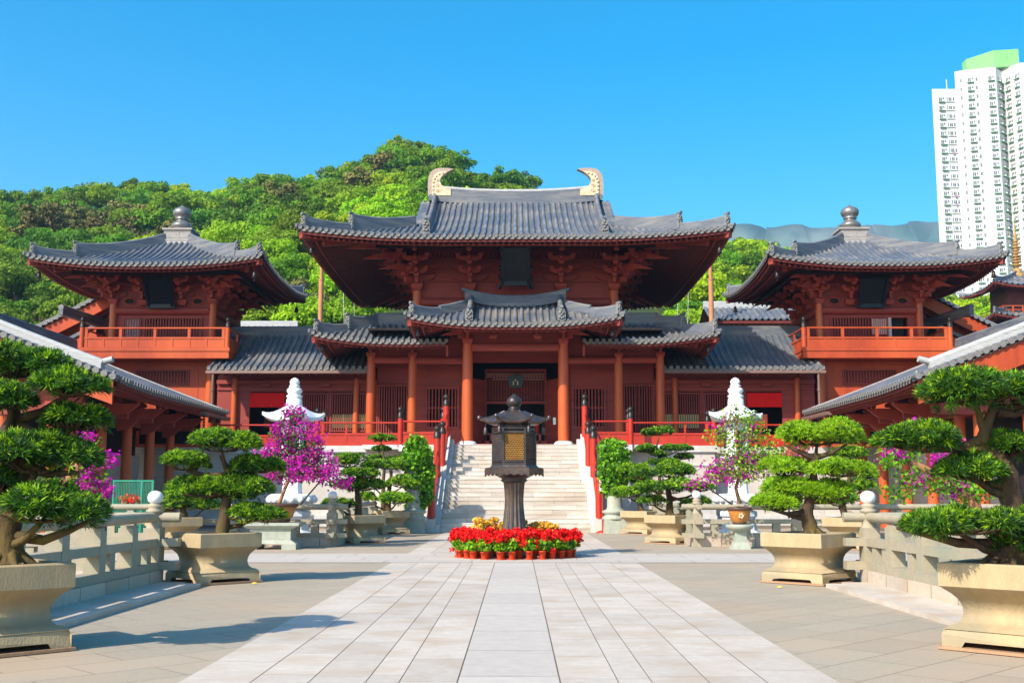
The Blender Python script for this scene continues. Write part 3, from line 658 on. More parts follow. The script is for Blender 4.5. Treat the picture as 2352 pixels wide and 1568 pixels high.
# porch roof
zp=zfun(9.10,.30,.045,.40,4.0); A3=4.92; AG3=2.42; Y3=49.95; full3=3.1; YR3=Y3+full3
rf=Roof(); h1=lambda a,b:(a,Y3+b)
split(rf,h1,zp,A3,AG3,full3,2.3)
zpr=zp(99,full3)
rf.face(lambda a,b:(-a,Y3+2*full3-b),-AG3,AG3,A3,lambda a:full3,lambda c,b:zp(99,b),2.3,disc=False,hipA=(False,False))
for s_ in (-1,1):
    side=(lambda a,b:(-A3+b,Y3+A3-a)) if s_<0 else (lambda a,b:(A3-b,Y3+A3+a))
    if s_<0: rf.face(side,0.,A3-.12,A3,lambda a:max(.05,min(A3-AG3,A3-abs(a))),zp,2.2,hipA=(False,True))
    else: rf.face(side,-A3+.12,0.,A3,lambda a:max(.05,min(A3-AG3,A3-abs(a))),zp,2.2,hipA=(True,False))
    hip(rf,s_*A3,Y3,-s_,1,A3,zp,.25,1.5,1.6,.40)
    path=[(s_*(A3-b),Y3+b,zp(b,b)) for b in np.linspace(1.4,2.6,5)]; rf.ridge(path,.25,lambda t:.36,.075)
    rf.ridge([(s_*2.4,Y3+2.5,zp(99,2.5)),(s_*2.4,Y3+4.6,zp(99,2.5))],.22,lambda t:.30,.07)
    path=[(s_*(2.12),Y3+.75+(full3-.9)*i/7,zp(99,.75+(full3-.9)*i/7)) for i in range(8)]
    rf.ridge(path,.26,lambda t:.42,.10); rf.demon((path[0][0],path[0][1]-.05,path[0][2]),(0,-1,0),.36,.58)
    rf.s.ext([(s_*2.2,YR3-2.3,zp(99,.8)),(s_*2.2,YR3,zpr-.03),(s_*2.2,YR3+2.3,zp(99,.8))],(s_*.06,0,0))
    for k in range(5):
        b=1.1+.42*k; rf.t.tube([(s_*2.25,Y3+b,zp(99,b)+.02),(s_*2.62,Y3+b,zp(99,b))],.08,8,1)
path=[(x,YR3,zpr+.0+.34*(abs(x)/2.42)**2.3) for x in np.linspace(-2.42,2.42,13)]
rf.ridge(path,.3,lambda t:.36,.09)
for s_ in (-1,1): rf.g.tube([(s_*2.40,YR3,zpr+.72),(s_*2.58,YR3,zpr+.80)],.085,8,0)
po=finish_roof(rf,'porch_roof',hall)
for s_ in (-1,1): B('wind_bell',bell((s_*(A3-.5),Y3+.5,9.15)),CAP,hall)
# columns, beams and brackets of the lower storey
def base_stone(x,y): m=M(); m.lathe([(.46,-.02),(.46,.05),(.36,.16),(.30,.17)],(x,y,ZT),20); return m
for s_ in (-1,1):
    c=B('column',cyl(s_*2.25,52.35,ZT+.12,8.5,.265,20,.84),COLUMN,hall); B('column_base',base_stone(s_*2.25,52.35),MARBLE,c)
    for x in (5.05,7.08):
        c=B('column',cyl(s_*x,54.6,ZT,8.25,.225,18,.86),COLUMN,hall)
    B('column',cyl(s_*7.08,57.,ZT,8.25,.22,18,.9),COLUMN,hall); B('column',cyl(s_*2.5,56.4,ZT,8.25,.22,18,.9),COLUMN,hall)
    B('bracket',bracket(s_*2.25,52.35,8.45,(0,-1),1,.85,True,.6,.5),BRK,hall); B('bracket',bracket(s_*2.25,52.35,8.45,(s_,-1),1,.8,False,.7,.6),BRK,hall)
    B('bracket',bracket(s_*1.05,52.35,8.72,(0,-1),1,.72,True,.55,.5),BRK,hall)
    for x in (5.05,7.08): B('bracket',bracket(s_*x,54.6,8.1,(0,-1),1,.8,True,.6,.5),BRK,hall)
    B('corner_beak',beaks(s_*2.25,52.35,0,s_,-1,((1.75,8.72,1.2),),.34),BRK,hall); B('corner_beak',beaks(s_*7.08,54.6,0,s_,-1,((1.85,8.45,1.2),),.34),BRK,hall)
    m=M(); m.tube([(s_*2.4,54.6,8.0),(s_*4.9,54.6,8.0)],.2,10); B('tie_beam',m,WOODX,hall)
    m=M(); m.tube([(s_*5.2,54.6,8.02),(s_*6.95,54.6,8.02)],.19,10); B('tie_beam',m,WOODX,hall)
    m=M(); m.box(s_*2.3-.0 if s_>0 else -7.1,7.1 if s_>0 else -2.3,54.66,54.76,8.15,9.3); B('frieze_board',m,WOODX,hall)
    m=M(); m.bar((s_*2.25,52.35,8.3),(s_*2.25,55,8.3),.2,.34); m.bar((s_*7.08,54.6,8.0),(s_*7.08,60,8.0),.2,.34); B('tie_beam',m,WOODX,hall)
m=M(); m.tube([(-2.05,52.35,8.36),(2.05,52.35,8.36)],.2,12); B('tie_beam',m,WOODX,hall)
m=M(); m.box(-2.3,2.3,52.42,52.5,8.55,9.35); B('frieze_board',m,WOODX,hall)
# lower walls
m=M(); WY=56.5
for s_ in (-1,1):
    for x0,x1,z0,z1 in ((2.5,2.85,ZT,9),(2.85,4.55,ZT,4.75),(2.85,4.55,6.85,9),(4.55,7.1,7.0,9),(4.55,5.25,ZT,7.0),(5.25,7.1,ZT,4.4)):
        a,b=(x0,x1) if s_>0 else (-x1,-x0); m.box(a,b,WY,WY+.15,z0,z1)
    m.box(*((2.45,2.6) if s_>0 else (-2.6,-2.45)),54.7,WY,8.0,9)
m.box(-2.5,2.5,WY,WY+.15,8.1,9)
B('lower_wall',m,WOODX,hall)
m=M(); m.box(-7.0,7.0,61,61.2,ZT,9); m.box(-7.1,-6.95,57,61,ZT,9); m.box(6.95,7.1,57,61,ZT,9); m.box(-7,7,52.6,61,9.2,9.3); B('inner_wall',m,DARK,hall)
m=M(); m.box(-7.1,7.1,52.1,61,ZT-.2,ZT+.006); B('porch_floor',m,STRING,hall)
m=M(); m.box(-2.3,2.3,55.9,56.1,ZT+.006,ZT+.2); B('threshold',m,RED,hall)
for s_ in (-1,1):
    a,b=(2.95,4.45); 
    window(hall,*((a,b) if s_>0 else (-b,-a)),WY-.01,4.85,6.75,.12,.155,.075,True)
    for (a,b) in ((5.3,6.1),(6.2,6.95)): window(hall,*((a,b) if s_>0 else (-b,-a)),WY-.01,4.5,6.9,.07,.12,.06)
    # open door leaf with battens
    d=M(); p=Vector((s_*2.3,56.3,0)); q=Vector((s_*1.62,57.6,0)); dd=(q-p).normalized()
    d.bar((p.x,p.y,5.55),(q.x,q.y,5.55),.08,3.5); dl=B('door_leaf',d,WOODX,hall)
    for z in (4.3,5.1,5.9,6.7): k=M(); k.bar((p.x-s_*.06,p.y-.0,z),(q.x-s_*.06,q.y,z),.05,.07); B('batten',k,WOODX,dl)
m=M(); m.box(1.86,2.0,55.6,55.63,4.9,5.25); B('notice',m,WHITE,hall)
# lattice screen in the doorway
m=M(); sy=58.2; sx0,sx1,sz0,sz1=-1.5,1.5,P(1184,921,58.2)[2],P(1184,852,58.2)[2]
m.box(sx0-.1,sx0,sy-.06,sy,ZT,sz1+.1); m.box(sx1,sx1+.1,sy-.06,sy,ZT,sz1+.1); m.box(sx0,sx1,sy-.06,sy,sz1,sz1+.1); m.box(sx0,sx1,sy-.06,sy,sz0-.14,sz0)
scn=B('lattice_screen',m,WOODX,hall)
m=M()
for i in range(1,20): x=sx0+(sx1-sx0)*i/20; m.box(x-.018,x+.018,sy-.05,sy-.01,sz0,sz1)
for i in range(1,13): z=sz0+(sz1-sz0)*i/13; m.box(sx0,sx1,sy-.045,sy-.015,z-.018,z+.018)
B('grid',m,WOODX,scn)
m=M(); m.box(sx0,sx1,sy+.3,sy+.32,sz1-.30,sz1-.06); m.box(sx0+.3,sx1,sy+.3,sy+.32,sz1-.44,sz1-.33); B('pale_panel',m,PAPER_DAYLIGHT,scn)  # added pale plates imitate light showing through the top lattice cells
m=M(); pts=[(.40*math.copysign(abs(math.cos(a))**.6,math.cos(a)),.33*math.copysign(abs(math.sin(a))**.6,math.sin(a))) for a in np.linspace(0,2*math.pi,24)[:-1]]
m.ext([(x*(1-.12*(z<0)),sy-.16,sz1-.55+z) for x,z in pts],(0,.06,0)); B('hanging_board',m,mat('board_teal',(.03,.085,.11),None,3,.4),scn)
m=M()
for (x,z) in ((-.11,sz1-.70),(.11,sz1-.70)): m.box(x-.03,x+.03,sy-.175,sy-.163,z-.05,z+.16)
m.lathe([(.01,-.06),(.08,0),(.01,.07)],(0,sy-.17,sz1-.5),8); B('board_emblem',m,GOLD,scn)
for s_ in (-1,1):
    m=M(); m.box(s_*1.1-.12,s_*1.1+.12,58.9,58.95,4.7,5.5); B('altar_drape',m,REDF,hall)
    m=M(); m.box(s_*1.25-.4,s_*1.25+.4,57.6,57.65,ZT+.3,ZT+.42); m.box(s_*1.25-.4,s_*1.25+.4,57.6,57.65,ZT+.75,ZT+.82); m.box(s_*1.25-.06,s_*1.25+.06,57.6,57.64,ZT,ZT+.8); B('altar_table',m,RED,hall)
# ================================================================== corner towers (built left, mirrored right)
def tower(mir):
    TX,TY,A,H=-18.06,59.15,5.78,2.55; YF=TY-A; FY=TY-H
    t=thing('bell_tower','two storey red tower with onion finial, '+('white slatted balcony window, before the green hill' if mir>0 else 'open black balcony doorway, before the white apartments'),'tower',(TX,TY,ZT),'corner towers')
    z=zfun(12.58,.25,.036,.44,5.0); rf=Roof()
    fs=[lambda a,b:(TX+a,YF+b),lambda a,b:(TX-a,TY+A-b),lambda a,b:(TX-A+b,TY-a),lambda a,b:(TX+A-b,TY+a)]
    for i,f in enumerate(fs): rf.face(f,-A+.12,A-.12,A,lambda a:max(.05,min(5.15,A-abs(a))),z,3.0,disc=i!=1)
    for sx in (1,-1):
        for sy in (1,-1): hip(rf,TX-sx*A,TY-sy*A,sx,sy,A,z,.25,5.1,1.75,.40)
    ro=finish_roof(rf,'tiled_roof',t)
    m=M(); zb=z(99,5.0)
    m.cbox((TX,TY,zb-.12),1.65,1.65,.3,0,0,.9,.9); m.box(TX-.72,TX+.72,TY-.72,TY+.72,zb+.15,zb+.72); m.box(TX-.80,TX+.80,TY-.80,TY+.80,zb+.72,zb+.82); m.box(TX-.77,TX+.77,TY-.77,TY+.77,zb+.13,zb+.22)
    for s_ in (-1,1):
        x0=TX+(.06 if s_>0 else -.66); m.box(x0,x0+.6,TY-.735,TY-.715,zb+.30,zb+.34); m.box(x0,x0+.6,TY-.735,TY-.715,zb+.62,zb+.66)
        for x in (x0,x0+.56): m.box(x,x+.04,TY-.734,TY-.716,zb+.341,zb+.619)
    fb=B('finial_base',m,CAPST,ro)
    m=M(); m.lathe([(.46,0),(.40,.06),(.52,.16),(.57,.26),(.52,.36),(.42,.44),(.36,.50),(.30,.54),(.28,.60),(.36,.63),(.36,.67),(.30,.70),(.42,.80),(.485,.95),(.475,1.08),(.39,1.2),(.22,1.29),(.09,1.36),(.01,1.44)],(TX,TY,zb+.82),28); 
    B('onion_finial',m,PEWTER,ro)
    for sx in (-1,1): B('wind_bell',bell((TX+sx*(A-.5),YF+.5,12.5)),CAP,t)
    B('wind_bell',bell((TX+A-.5,TY+A-.5,12.5)),CAP,t)
    # upper body
    zf=8.74
    m=M(); m.box(TX-H+.05,TX+H-.05,FY+.1,TY+H-.1,zf,9.32); m.box(TX-H+.05,TX+H-.05,FY+.1,TY+H-.1,10.42,13.35); m.box(TX-H+.05,TX+H-.05,FY+2,TY+H-.1,9.3,10.45)
    for xa,xb in ((-2.5,-1.98),(-1.12,-.92),(1.98,2.5)): m.box(TX+xa,TX+xb,FY+.1,FY+.3,9.321,10.419)
    m.box(TX+H-.2,TX+H-.05,FY+.3,FY+2,9.321,10.419); m.box(TX-H+.05,TX-H+.2,FY+.3,FY+2,9.321,10.419)
    B('upper_wall',m,WOODX,t)
    if mir>0:
        w=window(t,TX-1.95,TX-1.15,FY+.09,9.35,10.39,.04,.12,.06); m=M(); m.box(TX-1.95,TX-1.15,FY+.10,FY+.12,9.36,10.38); B('pale_panel',m,PAPER_DAYLIGHT,w)
    else:
        m=M(); m.box(TX-1.9,TX-1.2,FY+.5,FY+.52,9.3,10.4); B('doorway',m,DARK,t)
        m=M(); m.box(TX-1.13,TX-.90,FY+.04,FY+.09,9.0,10.42); m.box(TX-.89,TX-.12,FY+.03,FY+.08,9.55,10.35); w=B('shutter',m,PAPER_DAYLIGHT,t)
        s=M()
        for i in range(8): x=TX-.87+.75*i/7; s.box(x-.02,x+.02,FY+.0,FY+.03,9.55,10.35)
        B('slats',s,WOOD,w)
    window(t,TX-.90,TX+1.96,FY+.09,9.35,10.39,.06,.14,.07)
    m=M()
    for sx in (-1,1):
        for y in (FY,TY+H): B('column',cyl(TX+sx*H,y,zf,11.15,.185,14,.95),COLUMN,t)
    m.tube([(TX-H+.15,FY+.02,10.78),(TX+H-.15,FY+.02,10.78)],.2,10)
    for sx in (-1,1): m.tube([(TX+sx*H,FY+.1,10.78),(TX+sx*H,TY+H,10.78)],.2,10)
    B('tie_beam',m,WOODX,t)
    m=M()
    for x in (-2.5,-1.0,1.0,2.5):
        boxarm(m,(TX+x,FY+.06,11.5),(0,-1,0),(1,0,0),1.2,.26,.12); boxarm(m,(TX+x,FY+.05,11.95),(0,-1,0),(1,0,0),1.5,.26,.12)
    for k,zz in enumerate((11.45,11.9,12.3)): m.box(TX-H,TX+H,FY+.05-.012*k,FY+.1,zz,zz+.05)
    B('wall_panel',m,WOODX,t)
    for x in (-1.75,1.75):
        m=M(); m.lathe([(.26,0),(.24,.05),(.01,.05)],(0,0,0),18)
        v=np.concatenate(m.v); v2=np.stack([v[:,0]+TX+x,FY+.09-v[:,2],v[:,1]*.62+11.28],1); m.v=[v2]; v_=B('oval_vent',m,DARK,t)
        m=M(); m.tube([(TX+x+.27*math.cos(a),FY+.04,11.28+.17*math.sin(a)) for a in np.linspace(0,2*math.pi,19)],.03,5); B('vent_rim',m,WOOD,v_)
    for x in (-1.0,1.0): B('bracket',bracket(TX+x,FY,11.05,(0,-1),2,.82,True,.55,.62,.5),BRK,t)
    for sx in (-1,1):
        B('bracket',bracket(TX+sx*H,FY,11.1,(0,-1),2,.82,True,.55,.62,.5),BRK,t); B('bracket',bracket(TX+sx*H,FY,11.1,(sx,0),2,.82,False,.55,.62,.5),BRK,t)
        B('bracket',bracket(TX+sx*H,FY,11.1,(sx,-1),2,.95,False,.7,.75,.5),BRK,t)
        B('corner_beak',beaks(TX+sx*H,FY,0,sx,-1,((1.9,11.75,.9),(2.75,12.1,1.0)),.3),BRK,t)
        B('corner_beak',beaks(TX+sx*H,TY+H,0,sx,1,((1.9,11.75,.9),(2.75,12.1,1.0)),.3),BRK,t)
        for y in (-1.,1.,2.55): B('bracket',bracket(TX+sx*H,TY+y,11.1,(sx,0),2,.82,True,.55,.62,.5),BRK,t)
    m=M(); q=1.55
    m.bar((TX-H-q,FY-q,12.45),(TX+H+q,FY-q,12.45),.16,.2); m.bar((TX-H-q,FY-q,12.45),(TX-H-q,TY+H+q,12.45),.16,.2); m.bar((TX+H+q,FY-q,12.45),(TX+H+q,TY+H+q,12.45),.16,.2)
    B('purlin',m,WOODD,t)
    m=M(); v=[(TX-.62,FY-1.15,12.25),(TX+.62,FY-1.15,12.25),(TX+.52,FY-.42,11.0),(TX-.52,FY-.42,11.0)]; m.ext(v,(0,.1,.06)); pl=B('plaque',m,PLAQ,t)
    m=M(); m.bar((TX-.66,FY-1.2,12.28),(TX-.6,FY-.40,10.92),.14,.14); m.bar((TX+.66,FY-1.2,12.28),(TX+.6,FY-.40,10.92),.14,.14); m.bar((TX-.72,FY-.4,10.95),(TX+.72,FY-.4,10.95),.14,.2); m.bar((TX-.74,FY-1.2,12.28),(TX+.74,FY-1.2,12.28),.14,.14); B('plaque_frame',m,PLAQ,pl)
    if mir<0:
        m=M()
        for k in range(4): m.box(TX-.20,TX-.12,FY-.75+.09*k-.06,FY-.75+.09*k-.05,11.95-.16*k,12.05-.16*k)
        B('gilt_character',m,GOLD,pl)
    # balcony
    K=3.75
    m=M(); m.box(TX-K,TX+K,TY-K,TY+K,8.20,8.55); m.box(TX-K-.04,TX+K+.04,TY-K-.04,TY+K+.04,8.552,8.74); b=B('balcony',m,WOOD,t)
    m=M()
    cs=[(TX-K+.1,TY-K+.1),(TX+K-.1,TY-K+.1),(TX+K-.1,TY+K-.1),(TX-K+.1,TY+K-.1)]
    for i in range(4):
        a,c=cs[i],cs[(i+1)%4]
        m.tube([(a[0],a[1],9.72),(c[0],c[1],9.72)],.05,8); m.bar((a[0],a[1],9.22),(c[0],c[1],9.22),.12,.09); m.bar((a[0],a[1],8.97),(c[0],c[1],8.97),.05,.42)
        for k in range(9):
            u=(k+.25)/8.5; 
            if u>1: continue
            x,y=a[0]+(c[0]-a[0])*u,a[1]+(c[1]-a[1])*u
            m.cbox((x,y,8.745),.14 if i%2==0 else .09,.09 if i%2==0 else .14,.93 if k%2==0 else .44)
    B('balustrade',m,WOOD,b)
    for a in cs:
        m=M(); m.lathe([(.125,8.5),(.125,9.75)],(a[0],a[1],0),12); p=B('post',m,WOOD,b)
        m=M(); m.lathe([(.13,9.75),(.13,9.98),(.07,10.0),(.075,10.05),(.125,10.12),(.12,10.2),(.01,10.32)],(a[0],a[1],0),12); B('cap',m,CAP,p)
    # lower body
    m=M(); m.box(TX-H-.1,TX+H+.02,FY+.05,TY+H,ZT,7.02); m.box(TX-H-.1,TX+H+.02,FY+.05,TY+H,7.72,8.2); m.box(TX-H-.1,TX-1.25,FY+.05,FY+.4,7.02,7.72); m.box(TX+1.45,TX+H+.02,FY+.05,FY+.4,7.02,7.72); m.box(TX-H-.1,TX+H+.02,FY+.6,TY+H,7.0,7.75)
    m.box(TX-H,TX+H,FY-.02,FY+.05,8.0,8.15); m.box(TX+1.9,TX+1.93,FY+.03,FY+.05,ZT,7.9); B('lower_wall',m,WOOD,t)
    window(t,TX-1.2,TX+1.4,FY+.06,7.05,7.68,.07,.15,.07)
    for sx in (-1,1): B('column',cyl(TX+sx*(H+.02),FY-.02,ZT,8.2,.23,16,.96),COLUMN,t)
    return t
# ================================================================== galleries between hall and towers
def gallery(mir):
    x0,x1=-15.1,-7.0; YE,YW=54.8,56.5
    t=thing('gallery','tiled gallery with slatted windows, '+('behind the pink bougainvillea in full bloom' if mir>0 else 'joining the tower with the open black doorway'),'gallery',((x0+x1)/2,57,ZT),'galleries beside the hall')
    z=zfun(7.62,.38,.040,0,3); rf=Roof(.33,.085); f=lambda a,b:(a,YE+b); full=4.2
    rf.face(f,x0,x1,99,lambda a:full,z,1.6,hipA=(False,False),nb=11); rf.face(lambda a,b:(-a,YE+2*full-b),-x1,-x0,99,lambda a:full,z,1.6,hipA=(False,False),disc=False)
    rf.ridge([(x0,YE+full,z(99,full)-.05),(x1,YE+full,z(99,full)-.05)],.3,lambda t:.32,.09)
    finish_roof(rf,'tiled_roof',t)
    m=M(); m.ext([(x0-.1,YE-.06,7.50),(x0-.1,YE-.20,7.50),(x0-.1,YE-.22,7.36),(x0-.1,YE-.02,7.34)],(x1-x0+.1,0,0)); gu=B('gutter',m,STEEL,t)
    m=M(); X=-14.85; m.tube([(X,YE-.12,7.4),(X,YE-.12,5.0)],.065,8); m.lathe([(.10,0),(.1,.1)],(X,YE-.12,6.5),8); m.lathe([(.16,-.35),(.16,-.1),(.07,0)],(X,YE-.12,5.3),8); B('downpipe',m,STEEL,gu)
    m=M()
    dx0,dx1=-13.45,-11.65
    for a,b,za,zb in ((x0,x1,6.62,7.9),(x0,-13.62,ZT,6.62),(dx0-.17,dx0,ZT,6.62),(dx1,-10.78,ZT,6.62),(-8.1,-7.05,ZT,4.6),(-8.1,-8.0,4.6,6.62),(-10.78,-8.1,ZT,4.55),(-9.48,-9.36,4.55,6.62)): m.box(a,b,YW,YW+.12,za,zb)
    B('front_wall',m,WOODX,t)
    for a,b in ((-10.72,-9.54),(-9.30,-8.14)): window(t,a,b,YW,4.66,6.5,.06,.115,.05)
    window(t,-7.9,-7.2,YW,4.66,6.5,.06,.115,.05)
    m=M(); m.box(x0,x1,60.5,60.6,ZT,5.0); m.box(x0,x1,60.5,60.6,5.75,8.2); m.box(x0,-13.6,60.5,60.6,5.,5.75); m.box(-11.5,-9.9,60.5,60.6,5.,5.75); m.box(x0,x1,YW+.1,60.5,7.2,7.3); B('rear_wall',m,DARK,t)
    m=M(); m.box(x0,x1,YW-1.2,60.6,ZT-.2,ZT+.005); B('floor_slab',m,STRING,t)
    for x in (-14.2,-11.15,-8.05): B('column',cyl(x,YW-.12,ZT,7.3,.15,14,.95),COLUMN,t)
    m=M(); m.box(x0,x1,YW-.2,YW-.05,7.0,7.2); m.box(x0,x1,YW-.08,YW,6.7,6.82)
    for x in (-12.6,-9.6): m.box(x-.22,x+.22,YW-.35,YW-.2,6.86,7.0)
    B('tie_beam',m,WOODX,t)
    q=M(); n=36; v=[]
    for i in range(n+1):
        x=dx0+.02+(dx1-dx0-.04)*i/n
        for k in range(5): v.append((x,YW-.06+.022*math.sin(i*1.9)*(k/4),6.55-.72*k/4))
    q.add(v,[(i*5+k,(i+1)*5+k,(i+1)*5+k+1,i*5+k+1) for i in range(n) for k in range(4)],0,True)
    c=B('door_curtain',q,CURT,None,base=((dx0+dx1)/2,YW,6.55))
    tag(c,'red door curtain hanging in the gallery '+('behind the pink bougainvillea in full bloom' if mir>0 else 'nearer the white apartment tower'),'curtain','red door curtains')
    return t
# ================================================================== side wings in the foreground
def wing(mir):
    XE,YN,YFAR=-14.02,38.9,54.4
    t=thing('side_wing','low red wing with a long tiled eave, '+('beside the green mesh fence' if mir>0 else 'behind the dark pine with the flat crown'),'side wing',(-20,46,0),'side wings of the courtyard')
    W=7.6
    def z(c,b): return 5.42+.36*b+.004*b*b+(.14*max(0,1-(c-.3)/5)**2 if c<50 else .14)
    rf=Roof(.30,.085); f=lambda a,b:(XE-b,a)
    rf.face(lambda a,b:(XE-b,YFAR-a),0,YFAR-YN-.55,YFAR-YN-.3,lambda a:W,z,2.6,hipA=(False,True),nb=11)
    rf.face(lambda a,b:(XE-2*W+b,YN+.5+a),0,YFAR-YN-.5,99,lambda a:W,lambda c,b:z(40,b),2.6,hipA=(False,False),disc=False,soffit=False)
    # verge: short rolls square to the rake
    for k in range(26):
        b=.02+k*.3
        if b>W: break
        x=XE-b; zz=z(99,b); r=.095
        rf.t.tube([(x,YN-.02,zz+.03),(x,YN+.62,zz+.05)],r,10,1); rf.t.lathe([(.01,0)]*1+[(r*1.2,0),(r*1.2,.05)],(0,0,0),3,2) if False else None
        ring=[(x+r*1.25*math.cos(q),YN-.07,zz+.03+r*1.25*math.sin(q)) for q in [2*math.pi*j/12 for j in range(12)]]
        rf.t.ext(ring,(0,.06,0),2)
        if k: rf.t.ext([(x+.03,YN-.02,zz-.1),(x+.14,YN-.02,zz-.19),(x+.27,YN-.02,zz-.17),(x+.27,YN-.02,zz-.04),(x+.03,YN-.02,zz+.02)],(0,.5,0),2)
    sl_=[(XE-b,YN+.3,z(99,b)-.03) for b in np.linspace(0,W,12)]
    rf.t.sweep(sl_,[(-.32,-.08),(.32,-.08),(.32,.0),(-.32,.0)],1,lat=(0,1,0))
    path=[(XE-.75-b,YN+.95,z(99,b+.75)-.02) for b in np.linspace(0,W-.8,11)]
    rf.g.sweep(path,lambda t:[(-.24,-.1),(.24,-.1),(.20,.34-.06*t),(-.20,.34-.06*t)],1,lat=(0,1,0))
    rf.g.tube([(p[0],p[1]-.02,p[2]+.37) for p in path],.13,8,1); rf.g.tube([(path[0][0]+.35,path[0][1],path[0][2]+.50),(path[0][0]-.1,path[0][1],path[0][2]+.38)],.12,8,1)
    rf.g.lathe([(.01,0),(.1,.02),(.12,.12),(.05,.2),(.08,.26),(.01,.33)],(XE-.05,YN+.15,5.5),8,2)
    rf.ridge([(XE-W,YN+.2,z(99,W)-.05),(XE-W,YFAR,z(99,W)-.05)],.3,lambda t:.4,.1); rf.g.sweep([(XE-b,YFAR-.1,z(40,b)-.02) for b in np.linspace(.2,W,9)],[(-.2,-.1),(.2,-.1),(.18,.14),(-.18,.14)],1,lat=(0,1,0))
    finish_roof(rf,'tiled_roof',t)
    # bargeboard and gable
    pts=[(XE-b,YN+.12,z(99,b)) for b in np.linspace(.05,W,14)]
    m=M(); m.sweep(pts,[(-.05,-.95),(.05,-.95),(.05,-.13),(-.05,-.13)],0,lat=(0,1,0)); B('bargeboard',m,WOOD,t)
    m=M(); m.ext([(XE-1.6,YN+1.35,4.3),(XE-2*W+1.6,YN+1.35,4.3),(XE-2*W+1.6,YN+1.35,z(99,1.6)-.4),(XE-W,YN+1.35,z(99,W)-.3),(XE-1.6,YN+1.35,z(99,1.6)-.35)],(0,.15,0)); B('gable_wall',m,WOODX,t)
    m=M(); m.box(XE-2*W+1,XE-1.2,YN+1.1,YN+1.33,4.35,4.75); m.box(XE-2*W+1,XE-1.2,YN+1.1,YN+1.33,5.6,5.9)
    for y in (41,44,47,50,53): m.bar((XE-1.2,y,4.62),(XE-6,y,4.62),.22,.34)
    m.bar((XE-2.6,YN+1.2,4.6),(XE-2.6,YFAR,4.6),.24,.4); m.bar((XE-1.0,YN+1.,5.28),(XE-1.0,YFAR,5.28),.16,.2); B('tie_beam',m,WOODX,t)
    for y in (40.2,42.,45.,48.,51.,54.):
        B('column',cyl(XE-2.6,y,0,4.6,.22,14,.93),COLUMN,t); B('bracket',bracket(XE-2.6,y,4.55,(1,0),1,.8,True,.55,.5),BRK,t)
    for x in (4.4,6.2): B('column',cyl(XE-x,40.25,0,4.6,.22,14,.93),COLUMN,t)
    m=M(); m.box(XE-4.5,XE-4.2,42.,YFAR,0,3.3); B('stone_dado',m,STONE_W,t)
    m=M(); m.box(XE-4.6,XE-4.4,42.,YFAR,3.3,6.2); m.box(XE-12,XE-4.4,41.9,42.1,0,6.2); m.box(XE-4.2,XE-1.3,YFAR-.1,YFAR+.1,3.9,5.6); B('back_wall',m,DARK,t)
    m=M(); m.box(XE-.16,XE+.16,YFAR-4.2,YFAR,5.02,5.17); g_=B('gutter',m,STEEL,t)
    m=M()
    for k in range(14): m.lathe([(.03,0),(.075,.06),(.03,.12)],(XE,YFAR-4.,4.9-.13*k),8)
    B('rain_chain',m,CAP,g_)
    for yy in (43.4,46.4,49.4,52.4):
        m=M(); m.ext([(XE-2.5,yy,4.1),(XE-2.0,yy,4.2),(XE-1.6,yy,4.55),(XE-1.0,yy,4.65),(XE-.55,yy,5.0),(XE-2.5,yy,5.0)],(0,.14,0)); B('bracket_arm',m,BRK,t)
    return t
